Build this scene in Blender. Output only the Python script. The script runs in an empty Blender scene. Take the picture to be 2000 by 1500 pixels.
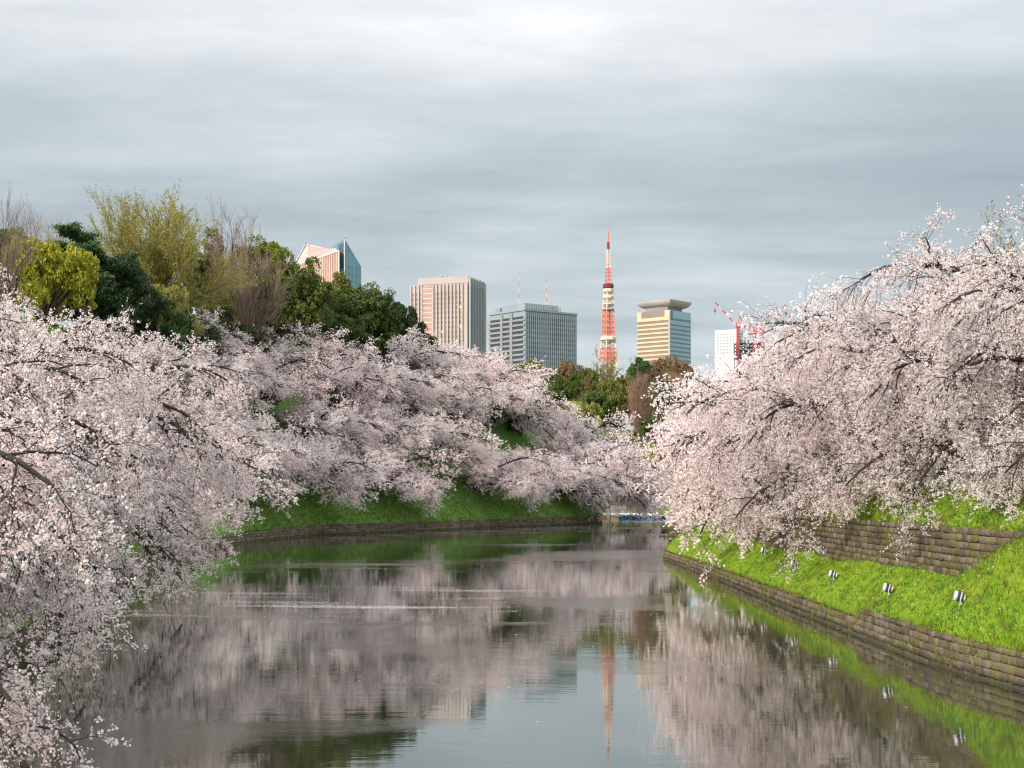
import bpy, bmesh, math, random
import numpy as np
from mathutils import Vector, Matrix
from mathutils.bvhtree import BVHTree

# ------------------------------------------------------------------ camera, sky, sun, exposure
scene = bpy.context.scene
COL = scene.collection
R = math.radians
F, CX, HY, HCAM = 3000.0, 1000.0, 960.0, 6.0        # focal length and horizon of the 2000 px photograph

cam_d = bpy.data.cameras.new('camera')
cam_d.sensor_width = 36.0
cam_d.lens = 36.0 * F / 2000.0
cam_d.shift_y = (HY - 750.0) / 2000.0
cam_d.clip_end = 9000.0
cam = bpy.data.objects.new('camera', cam_d)
cam.location = (0, 0, HCAM)
cam.rotation_euler = (R(90), 0, 0)
COL.objects.link(cam)
scene.camera = cam

SUN_DIR = Vector((-0.63, -0.64, 0.46)).normalized()   # towards the sun
sun_d = bpy.data.lights.new('sun', 'SUN')
sun_d.energy = 3.4
sun_d.angle = R(9)
sun_d.color = (1.0, 0.87, 0.74)
sun = bpy.data.objects.new('sun', sun_d)
sun.rotation_euler = (-SUN_DIR).to_track_quat('-Z', 'Y').to_euler()
COL.objects.link(sun)

world = bpy.data.worlds.new('World')
scene.world = world
world.use_nodes = True
def build_world():
    nt = world.node_tree; N = nt.nodes; L = nt.links
    bg = N['Background']; bg.inputs['Strength'].default_value = 0.1
    sky = N.new('ShaderNodeTexSky'); sky.sky_type = 'NISHITA'; sky.sun_disc = False
    sky.sun_elevation = math.asin(SUN_DIR.z)
    sky.sun_rotation = math.atan2(SUN_DIR.x, SUN_DIR.y)
    tc = N.new('ShaderNodeTexCoord')
    sep = N.new('ShaderNodeSeparateXYZ'); L.new(tc.outputs['Generated'], sep.inputs[0])
    def M(op, a, b=None, c=None):
        m = N.new('ShaderNodeMath'); m.operation = op
        for i, v in enumerate((a, b, c)):
            if v is None: continue
            if isinstance(v, (int, float)): m.inputs[i].default_value = v
            else: L.new(v, m.inputs[i])
        return m.outputs[0]
    zc = M('ADD', M('MAXIMUM', sep.outputs['Z'], 0.0), 0.10)
    # flat cloud deck: direction projected on a plane overhead
    comb = N.new('ShaderNodeCombineXYZ')
    L.new(M('DIVIDE', sep.outputs['X'], zc), comb.inputs[0])
    L.new(M('DIVIDE', sep.outputs['Y'], zc), comb.inputs[1])
    mp = N.new('ShaderNodeMapping'); mp.inputs['Scale'].default_value = (0.75, 1.25, 1.0)
    mp.inputs['Rotation'].default_value = (0, 0, R(9))
    mp.inputs['Location'].default_value = (3.1, 1.7, 0)
    L.new(comb.outputs[0], mp.inputs['Vector'])
    n1 = N.new('ShaderNodeTexNoise'); n1.inputs['Scale'].default_value = 0.62
    n1.inputs['Detail'].default_value = 7; n1.inputs['Roughness'].default_value = 0.52; n1.inputs['Distortion'].default_value = 0.35
    L.new(mp.outputs[0], n1.inputs['Vector'])
    n2 = N.new('ShaderNodeTexNoise'); n2.inputs['Scale'].default_value = 2.3
    n2.inputs['Detail'].default_value = 6; n2.inputs['Roughness'].default_value = 0.6
    L.new(mp.outputs[0], n2.inputs['Vector'])
    v = M('ADD', M('MULTIPLY', n1.outputs[0], 0.7), M('MULTIPLY', n2.outputs[0], 0.3))
    # the deck thins overhead (brighter), is thickest at middling height and pale in the far distance
    rE = N.new('ShaderNodeValToRGB'); e = rE.color_ramp.elements
    L.new(sep.outputs['Z'], rE.inputs[0])
    e[0].position = 0.0; e[0].color = (0.74, 0.74, 0.74, 1)
    e[1].position = 1.0; e[1].color = (0.80, 0.80, 0.80, 1)
    for p, c in ((0.07, 0.66), (0.12, 0.50), (0.18, 0.33), (0.235, 0.38), (0.28, 0.64), (0.33, 0.78), (0.45, 0.78)):
        q = e.new(p); q.color = (c, c, c, 1)
    w = M('ADD', rE.outputs[0], M('MULTIPLY', M('SUBTRACT', v, 0.5), 1.9))
    rC = N.new('ShaderNodeValToRGB'); e = rC.color_ramp.elements
    L.new(w, rC.inputs[0])
    e[0].position = 0.05; e[0].color = (0.27, 0.31, 0.34, 1)
    e[1].position = 1.0; e[1].color = (0.80, 0.79, 0.79, 1)
    for p, c in ((0.33, (0.335, 0.385, 0.412, 1)), (0.62, (0.465, 0.512, 0.54, 1)), (0.8, (0.60, 0.615, 0.625, 1))):
        q = e.new(p); q.color = c
    sc = N.new('ShaderNodeVectorMath'); sc.operation = 'SCALE'; sc.inputs['Scale'].default_value = 9.6
    L.new(rC.outputs[0], sc.inputs[0])
    # overcast law: the zenith is a good deal brighter than the horizon
    zen = N.new('ShaderNodeMapRange'); zen.inputs[1].default_value = 0.28; zen.inputs[2].default_value = 1.0
    zen.inputs[3].default_value = 9.8; zen.inputs[4].default_value = 24.0
    L.new(sep.outputs['Z'], zen.inputs[0]); L.new(zen.outputs[0], sc.inputs['Scale'])
    mx = N.new('ShaderNodeMix'); mx.data_type = 'RGBA'; mx.inputs[0].default_value = 0.93
    L.new(sky.outputs[0], mx.inputs[6]); L.new(sc.outputs[0], mx.inputs[7])
    L.new(mx.outputs[2], bg.inputs['Color'])
build_world()

vs = scene.view_settings
vs.view_transform = 'Standard'; vs.look = 'None'; vs.gamma = 1.0; vs.exposure = 0.55
vs.use_curve_mapping = False
scene.render.engine = 'CYCLES'
cy = scene.cycles
cy.max_bounces = 7; cy.diffuse_bounces = 5; cy.transmission_bounces = 5; cy.glossy_bounces = 3
cy.sample_clamp_indirect = 6.0
cy.use_denoising = True
cy.filter_width = 1.2

# ------------------------------------------------------------------ helpers
def at(px, py, Y):
    """world point seen at photograph pixel (px,py) at distance Y"""
    return Vector(((px - CX) * Y / F, Y, HCAM + (HY - py) * Y / F))

def tag(o, label=None, cat=None, group=None, kind=None):
    if label: o['label'] = label
    if cat: o['category'] = cat
    if group: o['group'] = group
    if kind: o['kind'] = kind
    return o

def empty(name, loc=(0, 0, 0), rz=0.0, scale=1.0):
    o = bpy.data.objects.new(name, None)
    o.empty_display_size = 0.3
    o.location = loc; o.rotation_euler = (0, 0, rz)
    o.scale = (scale,) * 3 if isinstance(scale, (int, float)) else scale
    COL.objects.link(o)
    return o

def obj(name, me, mat=None, parent=None, loc=None, rz=None, scale=None):
    o = bpy.data.objects.new(name, me)
    if mat is not None and not me.materials: me.materials.append(mat)
    if parent is not None: o.parent = parent
    if loc is not None: o.location = loc
    if rz is not None: o.rotation_euler = (0, 0, rz)
    if scale is not None: o.scale = scale
    COL.objects.link(o)
    return o

def mesh_np(name, V, Fc, smooth=False):
    """V (n,3); Fc (m,3|4) or list of such arrays"""
    me = bpy.data.meshes.new(name)
    V = np.ascontiguousarray(V, np.float32)
    Fs = Fc if isinstance(Fc, list) else [Fc]
    Fs = [np.asarray(f, np.int32) for f in Fs if len(f)]
    loops = np.concatenate([f.ravel() for f in Fs])
    tot = np.concatenate([np.full(len(f), f.shape[1], np.int32) for f in Fs])
    st = np.concatenate([[0], np.cumsum(tot)[:-1]]).astype(np.int32)
    me.vertices.add(len(V)); me.vertices.foreach_set('co', V.ravel())
    me.loops.add(len(loops)); me.loops.foreach_set('vertex_index', loops)
    me.polygons.add(len(tot)); me.polygons.foreach_set('loop_start', st); me.polygons.foreach_set('loop_total', tot)
    if smooth: me.polygons.foreach_set('use_smooth', np.ones(len(tot), bool))
    me.update(calc_edges=True)
    return me

class MB:
    """small collector of boxes, bars, prisms"""
    def __init__(s): s.v = []; s.f = []
    def add(s, vs, fs):
        b = len(s.v); s.v += [tuple(v) for v in vs]; s.f += [tuple(b + i for i in f) for f in fs]
    def box(s, x0, x1, y0, y1, z0, z1):
        s.add([(x0,y0,z0),(x1,y0,z0),(x1,y1,z0),(x0,y1,z0),(x0,y0,z1),(x1,y0,z1),(x1,y1,z1),(x0,y1,z1)],
              [(0,3,2,1),(4,5,6,7),(0,1,5,4),(1,2,6,5),(2,3,7,6),(3,0,4,7)])
    def bar(s, a, b, r, n=4, r2=None):
        a = Vector(a); b = Vector(b); t = (b - a).normalized(); r2 = r if r2 is None else r2
        u = t.orthogonal().normalized(); w = t.cross(u)
        vs = []
        for c, rr in ((a, r), (b, r2)):
            for i in range(n):
                an = 2 * math.pi * (i + .5) / n
                vs.append(c + u * math.cos(an) * rr + w * math.sin(an) * rr)
        s.add(vs, [(i, (i+1) % n, n + (i+1) % n, n + i) for i in range(n)] + [tuple(range(n))[::-1], tuple(range(n, 2*n))])
    def lathe(s, prof, n=16, axis='z'):
        b = []
        for r, z in prof:
            for i in range(n):
                an = 2 * math.pi * i / n
                p = (r*math.cos(an), r*math.sin(an), z)
                b.append(p if axis == 'z' else (p[2], p[0], p[1]))
        m = len(prof)
        s.add(b, [(j*n+i, j*n+(i+1) % n, (j+1)*n+(i+1) % n, (j+1)*n+i) for j in range(m-1) for i in range(n)]
              + [tuple(range(n))[::-1], tuple(range((m-1)*n, m*n))])
    def mesh(s, name='m'):
        me = bpy.data.meshes.new(name); me.from_pydata(s.v, [], s.f); me.update()
        bm = bmesh.new(); bm.from_mesh(me); bmesh.ops.recalc_face_normals(bm, faces=bm.faces); bm.to_mesh(me); bm.free()
        return me
    def build(s, name, mat, parent=None, **k): return obj(name, s.mesh(name), mat, parent, **k)

# ------------------------------------------------------------------ materials
def mat_new(name):
    m = bpy.data.materials.new(name); m.use_nodes = True
    return m, m.node_tree.nodes, m.node_tree.links, m.node_tree.nodes['Principled BSDF']

def ramp(N, stops):
    r = N.new('ShaderNodeValToRGB'); e = r.color_ramp.elements
    while len(e) > 2: e.remove(e[-1])
    e[0].position = stops[0][0]; e[0].color = (*stops[0][1], 1)
    e[1].position = stops[-1][0]; e[1].color = (*stops[-1][1], 1)
    for p, c in stops[1:-1]:
        q = e.new(p); q.color = (*c, 1)
    return r

def leaf_mat(name, stops, transl=0.35, rough=0.6, tree_var=0.06, spec=0.2, patch=None):
    """petals and leaves: colour differs from leaf to leaf and a little from tree to tree, light passes through"""
    m, N, L, P = mat_new(name)
    g = N.new('ShaderNodeNewGeometry'); oi = N.new('ShaderNodeObjectInfo')
    r = ramp(N, stops); L.new(g.outputs['Random Per Island'], r.inputs[0])
    hs = N.new('ShaderNodeHueSaturation'); L.new(r.outputs[0], hs.inputs['Color'])
    mr = N.new('ShaderNodeMapRange'); mr.inputs[3].default_value = 1 - tree_var; mr.inputs[4].default_value = 1 + tree_var
    L.new(oi.outputs['Random'], mr.inputs[0]); L.new(mr.outputs[0], hs.inputs['Value'])
    mr2 = N.new('ShaderNodeMapRange'); mr2.inputs[3].default_value = 0.8; mr2.inputs[4].default_value = 1.2
    L.new(oi.outputs['Random'], mr2.inputs[0]); L.new(mr2.outputs[0], hs.inputs['Saturation'])
    if patch:                                        # drier and lusher patches over the bank
        nz = N.new('ShaderNodeTexNoise'); nz.inputs['Scale'].default_value = 0.45; nz.inputs['Detail'].default_value = 6; nz.inputs['Roughness'].default_value = .65
        L.new(g.outputs['Position'], nz.inputs['Vector'])
        pr = ramp(N, patch); L.new(nz.outputs[0], pr.inputs[0])
        mu = N.new('ShaderNodeMix'); mu.data_type = 'RGBA'; mu.blend_type = 'MULTIPLY'; mu.inputs[0].default_value = 1.0
        L.new(hs.outputs[0], mu.inputs[6]); L.new(pr.outputs[0], mu.inputs[7]); hs = type('o', (), {'outputs': [mu.outputs[2]]})
    L.new(hs.outputs[0], P.inputs['Base Color']); P.inputs['Roughness'].default_value = rough
    P.inputs['Specular IOR Level'].default_value = spec
    t = N.new('ShaderNodeBsdfTranslucent'); L.new(hs.outputs[0], t.inputs['Color'])
    mx = N.new('ShaderNodeMixShader'); mx.inputs[0].default_value = transl
    L.new(P.outputs[0], mx.inputs[1]); L.new(t.outputs[0], mx.inputs[2])
    L.new(mx.outputs[0], N['Material Output'].inputs['Surface'])
    return m

def noise_mat(name, stops, scale=1.0, detail=5, rough=0.8, bump=0.0, bscale=None, coord='Object', stretch=(1, 1, 1), spec=0.3, metallic=0.0, bdist=0.05):
    m, N, L, P = mat_new(name)
    tc = N.new('ShaderNodeTexCoord'); mp = N.new('ShaderNodeMapping'); mp.inputs['Scale'].default_value = stretch
    L.new(tc.outputs[coord], mp.inputs[0])
    n = N.new('ShaderNodeTexNoise'); n.inputs['Scale'].default_value = scale; n.inputs['Detail'].default_value = detail
    n.inputs['Roughness'].default_value = 0.62
    L.new(mp.outputs[0], n.inputs['Vector'])
    r = ramp(N, stops); L.new(n.outputs[0], r.inputs[0]); L.new(r.outputs[0], P.inputs['Base Color'])
    P.inputs['Roughness'].default_value = rough; P.inputs['Specular IOR Level'].default_value = spec
    P.inputs['Metallic'].default_value = metallic
    if bump:
        n2 = N.new('ShaderNodeTexNoise'); n2.inputs['Scale'].default_value = bscale or scale * 4; n2.inputs['Detail'].default_value = 6
        L.new(mp.outputs[0], n2.inputs['Vector'])
        b = N.new('ShaderNodeBump'); b.inputs['Strength'].default_value = bump; b.inputs['Distance'].default_value = bdist
        L.new(n2.outputs[0], b.inputs['Height']); L.new(b.outputs[0], P.inputs['Normal'])
    return m

def paint(name, c, rough=0.5, metallic=0.0, var=0.12, scale=0.3, spec=0.4):
    return noise_mat(name, [(0.3, tuple(x * (1 - var) for x in c)), (0.7, tuple(min(1, x * (1 + var)) for x in c))],
                     scale=scale, rough=rough, metallic=metallic, spec=spec)

M = {}
M['blossom'] = leaf_mat('cherry_blossom', [(0.0, (0.50, 0.27, 0.25)), (0.05, (0.68, 0.45, 0.43)), (0.10, (0.92, 0.78, 0.78)),
                                           (0.5, (0.95, 0.855, 0.85)), (1.0, (0.97, 0.92, 0.915))], transl=0.48, tree_var=0.05)
M['bark'] = noise_mat('cherry_bark', [(0.3, (0.018, 0.013, 0.012)), (0.7, (0.06, 0.047, 0.042))], scale=6, rough=0.9, bump=0.6, bscale=14)
M['bark_brown'] = noise_mat('brown_bark', [(0.3, (0.06, 0.04, 0.03)), (0.7, (0.15, 0.11, 0.085))], scale=4, rough=0.9, bump=0.5, bscale=9)
M['twig_tan'] = leaf_mat('tan_twigs', [(0, (0.26, 0.16, 0.11)), (1, (0.46, 0.31, 0.22))], transl=0.1)
M['twig_grey'] = leaf_mat('grey_brown_twigs', [(0, (0.17, 0.12, 0.10)), (1, (0.34, 0.25, 0.21))], transl=0.1)
M['twig_yellow'] = leaf_mat('yellow_green_twigs', [(0, (0.22, 0.18, 0.05)), (1, (0.42, 0.36, 0.09))], transl=0.1)
M['leaf_dark'] = leaf_mat('dark_evergreen_leaf', [(0, (0.025, 0.045, 0.013)), (0.6, (0.072, 0.112, 0.026)), (1, (0.155, 0.19, 0.05))], transl=0.25, tree_var=0.2)
M['leaf_mid'] = leaf_mat('camphor_leaf', [(0, (0.045, 0.075, 0.014)), (0.5, (0.13, 0.185, 0.028)), (1, (0.28, 0.30, 0.055))], transl=0.35, tree_var=0.15)
M['leaf_olive'] = leaf_mat('olive_leaf', [(0, (0.06, 0.075, 0.012)), (0.5, (0.16, 0.18, 0.03)), (1, (0.34, 0.33, 0.06))], transl=0.35, tree_var=0.15)
M['leaf_yellow'] = leaf_mat('fresh_yellow_leaf', [(0, (0.20, 0.22, 0.045)), (0.5, (0.34, 0.34, 0.08)), (1, (0.48, 0.45, 0.14))], transl=0.4, tree_var=0.1)
M['needle'] = leaf_mat('pine_needle', [(0, (0.02, 0.05, 0.02)), (0.6, (0.065, 0.125, 0.045)), (1, (0.14, 0.21, 0.07))], transl=0.2, tree_var=0.15)
M['leaf_brown'] = leaf_mat('brown_bud_leaf', [(0, (0.12, 0.075, 0.045)), (1, (0.27, 0.19, 0.11))], transl=0.25, tree_var=0.15)

# ------------------------------------------------------------------ water
def water_mat():
    m, N, L, P = mat_new('moat_water')
    tc = N.new('ShaderNodeTexCoord')
    def noise(scale, stretch, detail=3, rough=0.5, dist=0.0):
        mp = N.new('ShaderNodeMapping'); mp.inputs['Scale'].default_value = stretch
        L.new(tc.outputs['Object'], mp.inputs[0])
        n = N.new('ShaderNodeTexNoise'); n.inputs['Scale'].default_value = scale; n.inputs['Detail'].default_value = detail
        n.inputs['Roughness'].default_value = rough; n.inputs['Distortion'].default_value = dist
        L.new(mp.outputs[0], n.inputs['Vector']); return n.outputs[0]
    def Mth(op, a, b):
        q = N.new('ShaderNodeMath'); q.operation = op; q.use_clamp = False
        for i, v in enumerate((a, b)):
            if isinstance(v, (int, float)): q.inputs[i].default_value = v
            else: L.new(v, q.inputs[i])
        return q.outputs[0]
    # catspaws: patches where a breath of wind ruffles the water
    patch = noise(0.055, (0.55, 1.0, 1), 5, 0.55, 0.6)
    mr = N.new('ShaderNodeMapRange'); mr.inputs[1].default_value = 0.53; mr.inputs[2].default_value = 0.62
    L.new(patch, mr.inputs[0])
    small = noise(5.0, (0.8, 1.5, 1), 3, 0.55)
    big = noise(0.9, (0.45, 1.5, 1), 3, 0.5)
    h = Mth('ADD', Mth('MULTIPLY', small, 0.0030), Mth('MULTIPLY', big, 0.013))
    h = Mth('ADD', h, Mth('MULTIPLY', Mth('MULTIPLY', noise(9.0, (0.8, 1.4, 1), 2, 0.5), mr.outputs[0]), 0.022))
    b = N.new('ShaderNodeBump'); b.inputs['Strength'].default_value = 0.2; b.inputs['Distance'].default_value = 1.0
    L.new(h, b.inputs['Height'])
    P.inputs['Base Color'].default_value = (0.030, 0.034, 0.020, 1)
    P.inputs['IOR'].default_value = 1.9
    rr = N.new('ShaderNodeMapRange'); rr.inputs[3].default_value = 0.012; rr.inputs[4].default_value = 0.12
    L.new(mr.outputs[0], rr.inputs[0]); L.new(rr.outputs[0], P.inputs['Roughness'])
    L.new(b.outputs[0], P.inputs['Normal'])
    gl = N.new('ShaderNodeBsdfGlossy'); gl.inputs['Color'].default_value = (.88, .93, .93, 1); L.new(rr.outputs[0], gl.inputs['Roughness']); L.new(b.outputs[0], gl.inputs['Normal'])
    mx = N.new('ShaderNodeMixShader'); mx.inputs[0].default_value = 0.16
    L.new(P.outputs[0], mx.inputs[1]); L.new(gl.outputs[0], mx.inputs[2]); L.new(mx.outputs[0], N['Material Output'].inputs['Surface'])
    return m
M['water'] = water_mat()
wm = MB(); wm.add([(-260, -60, 0), (260, -60, 0), (260, 520, 0), (-260, 520, 0)], [(0, 1, 2, 3)])
tag(wm.build('water', M['water']), 'calm dark moat water mirroring the blossom and sky', None, None, 'structure')

# ------------------------------------------------------------------ banks
def grass_mat(name, stops, scale=1.2):
    m, N, L, P = mat_new(name)
    tc = N.new('ShaderNodeTexCoord')
    n = N.new('ShaderNodeTexNoise'); n.inputs['Scale'].default_value = scale; n.inputs['Detail'].default_value = 8; n.inputs['Roughness'].default_value = 0.7
    L.new(tc.outputs['Object'], n.inputs['Vector'])
    r = ramp(N, stops); L.new(n.outputs[0], r.inputs[0]); L.new(r.outputs[0], P.inputs['Base Color'])
    P.inputs['Roughness'].default_value = 0.9; P.inputs['Specular IOR Level'].default_value = 0.1
    n2 = N.new('ShaderNodeTexNoise'); n2.inputs['Scale'].default_value = 9; n2.inputs['Detail'].default_value = 6
    L.new(tc.outputs['Object'], n2.inputs['Vector'])
    b = N.new('ShaderNodeBump'); b.inputs['Strength'].default_value = 0.7; b.inputs['Distance'].default_value = 0.12
    L.new(n2.outputs[0], b.inputs['Height']); L.new(b.outputs[0], P.inputs['Normal'])
    return m
M['grass'] = grass_mat('spring_grass', [(0.3, (0.075, 0.16, 0.012)), (0.5, (0.15, 0.27, 0.016)), (0.7, (0.25, 0.34, 0.03))])
M['grass_shade'] = grass_mat('shaded_grass', [(0.3, (0.07, 0.15, 0.03)), (0.5, (0.115, 0.225, 0.045)), (0.72, (0.20, 0.29, 0.07))])  # shaded copy of the turf: cooler, duller colour stands in for shade
M['far_ground'] = grass_mat('park_ground', [(0.3, (0.07, 0.10, 0.02)), (0.7, (0.2, 0.22, 0.06))])

def lerp_path(ctrl, n):
    """smooth resample of rows of numbers"""
    c = np.array(ctrl, float); t = np.zeros(len(c)); t[1:] = np.cumsum(np.linalg.norm(np.diff(c[:, :2], axis=0), axis=1))
    u = np.linspace(0, t[-1], n)
    out = np.stack([np.interp(u, t, c[:, k]) for k in range(c.shape[1])], 1)
    for _ in range(3):
        o = out.copy(); o[1:-1] = (out[:-2] + 2 * out[1:-1] + out[2:]) / 4; out = o
    return out

rngT = np.random.default_rng(7)
def wob(x, y):
    return (np.sin(x*0.31+y*0.17)+np.sin(x*0.13-y*0.29+1.3)+0.5*np.sin(x*0.9+y*0.7)) * 0.4

# right bank: shore x,y | inland x,y
RP = lerp_path([(18, 20, 75, 20), (16.4, 40, 75, 40), (15.5, 46.6, 75, 47), (14.75, 52, 75, 53), (14.55, 64.7, 75, 65), (14.4, 80, 75, 80), (14.3, 97.5, 75, 97),
                (14.0, 120, 75, 118), (13.7, 138, 74, 128), (14.6, 145, 73, 134), (19, 151, 72, 138), (30, 159, 72, 142), (50, 171, 75, 148), (80, 188, 92, 160)], 260)
def right_wall_top(y): return 0.74 + 0.36 * np.clip((65.0 - y) / 1.2, 0, 1)
UPX = 16.5                                                  # foot of the upper wall
def bank_mesh(path, prof):
    n = len(path); rows = []
    for i in range(n):
        p = path[i]; sh = p[:2]; inl = p[2:4]; ln = np.linalg.norm(inl - sh); dv = (inl - sh) / ln
        pts = prof(i, sh, dv, ln); rows.append(pts)
    V = np.array(rows); k = V.shape[1]
    idx = np.arange(n * k).reshape(n, k)
    Fc = np.stack([idx[:-1, :-1], idx[1:, :-1], idx[1:, 1:], idx[:-1, 1:]], -1).reshape(-1, 4)
    return V.reshape(-1, 3), Fc

def right_prof(i, sh, dv, ln):
    y = sh[1]; wt = float(right_wall_top(y))
    uw = np.clip((112 - y) / 10, 0, 1)                       # upper wall fades out into the slope
    lift = np.clip((58 - y) / 9.5, 0, 1) ** 1.4               # near end: turf climbs over the wall
    dU = max(1.0, (UPX - sh[0]) / max(dv[0], 0.5)) if y < 140 else 2.4
    zb = 2.9 + 1.75 * lift; zt = 4.65
    zb = zb * uw + (1 - uw) * (wt + 2.2); 
    ztop = zt * uw + (1 - uw) * (zb + 0.2)
    ds = [0.3, 0.16]; zs = [-1.5, wt]
    for f in (0.12, 0.25, 0.4, 0.55, 0.7, 0.85, 1.0):
        ds.append(max(0.2, dU * f)); zs.append(wt + (zb - wt) * (f ** 0.92))
    ds.append(dU + 0.42 * uw + 0.1); zs.append(ztop)
    for a, b in ((0.6, 0.35), (1.2, 0.75), (2.0, 1.3), (3.2, 2.1), (4.5, 2.8), (6.5, 3.7), (9, 4.5), (13, 5.2), (20, 5.6), (35, 6), (58, 6)):
        ds.append(dU + a); zs.append(ztop + b)
    ds = np.minimum(np.array(ds), ln); zs = np.array(zs)
    xy = sh + dv * ds[:, None]
    w = wob(xy[:, 0] * 2, xy[:, 1] * 2) * np.clip((ds - 0.1) / 1.5, 0, 1) * 0.16
    w[9:11] *= 0.3
    return np.concatenate([xy, (zs + w)[:, None]], 1)
Vr, Fr = bank_mesh(RP, right_prof)
right_bank = obj('terrain', mesh_np('right_bank', Vr, Fr, True), M['grass'])
tag(right_bank, 'sunlit bright green grass bank with two stone retaining walls', None, None, 'structure')

LP = lerp_path([(-8, 5, -60, -20), (-12.5, 26, -65, 5), (-15.0, 41, -70, 25), (-18, 58, -78, 45), (-22, 85, -90, 78), (-29.2, 118, -100, 115), (-31.5, 150, -105, 150), (-31.2, 184, -105, 190),
                (-27, 208, -100, 220), (-18, 226, -90, 262), (0, 258, -75, 300), (15.5, 287, -55, 335), (17.4, 292, -50, 350), (15.5, 297, -52, 360), (6, 310, -60, 375), (-20, 340, -80, 390)], 330)
def left_wall_top(y): return 1.0 + 0.5 * np.clip((y - 150) / 60, 0, 1)
LD = np.array([0, 1, 3, 6, 10, 14, 18, 23, 28, 36, 45, 60, 90])
LZ = np.array([0, 0.8, 2.3, 4.8, 8.2, 11.6, 14.8, 18.0, 20.2, 21.6, 22.4, 23, 23.4])
def left_prof(i, sh, dv, ln):
    wt = float(left_wall_top(sh[1]))
    near = 0.72 + 0.28 * np.clip((sh[1] - 60) / 60, 0, 1) + 0.28 * np.clip((sh[1] - 130) / 60, 0, 1)
    ds = np.array([0.4, 0.25, .5, 1, 1.8, 3, 4.5, 6, 8, 10, 12, 14, 16, 18, 20, 23, 26, 29, 33, 38, 45, 55, 75])
    zs = wt + np.interp(np.maximum(ds, 0), LD, LZ) * near; zs[0] = -1.5
    xy = sh + dv * ds[:, None]
    w = wob(xy[:, 0], xy[:, 1]) * np.clip((ds - 0.2) / 4, 0, 1) * 0.5
    return np.concatenate([xy, (zs + w)[:, None]], 1)
Vl, Fl = bank_mesh(LP, left_prof)
Fl = Fl[:, ::-1]
left_bank = obj('terrain', mesh_np('left_bank', Vl, Fl, True), M['grass_shade'])
tag(left_bank, 'steep green grass slope of the castle side above its stone edge', None, None, 'structure')

# far shore and the hill behind the boats
FP = lerp_path([(-140, 400, -140, 560), (-60, 408, -60, 580), (0, 420, 0, 600), (30, 428, 30, 600), (60, 425, 60, 600), (120, 405, 130, 600), (220, 380, 260, 600)], 80)
def far_prof(i, sh, dv, ln):
    ds = np.array([-2, 0, 3, 8, 16, 28, 45, 70, 110, 150, 190]); zs = np.array([-1.5, 0.5, 1.0, 3.0, 8, 15, 21, 25, 27, 27, 27])
    ds = np.minimum(ds, ln); xy = sh + dv * ds[:, None]
    w = wob(xy[:, 0] * .5, xy[:, 1] * .5) * np.clip(ds / 20, 0, 1)
    return np.concatenate([xy, (zs + w)[:, None]], 1)
Vf, Ff = bank_mesh(FP, far_prof); Ff = Ff[:, ::-1]
far_bank = obj('terrain', mesh_np('far_bank', Vf, Ff, True), M['far_ground'])
tag(far_bank, 'low wooded hill across the end of the moat', None, None, 'structure')
gm = MB(); gm.add([(-6000, 515, 2), (6000, 515, 2), (6000, 8000, 2), (-6000, 8000, 2)], [(0, 1, 2, 3)])
tag(gm.build('ground', M['far_ground']), 'flat city ground running to the horizon', None, None, 'structure')

_bvhs = [BVHTree.FromPolygons([tuple(v) for v in V], [tuple(int(i) for i in f) for f in Fc]) for V, Fc in ((Vr, Fr), (Vl, Fl), (Vf, Ff))]
def ground(x, y, default=2.0):
    best = None
    for b in _bvhs:
        h = b.ray_cast(Vector((x, y, 200)), Vector((0, 0, -1)))
        if h[0] is not None and (best is None or h[0].z > best): best = h[0].z
    return default if best is None else best

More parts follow.
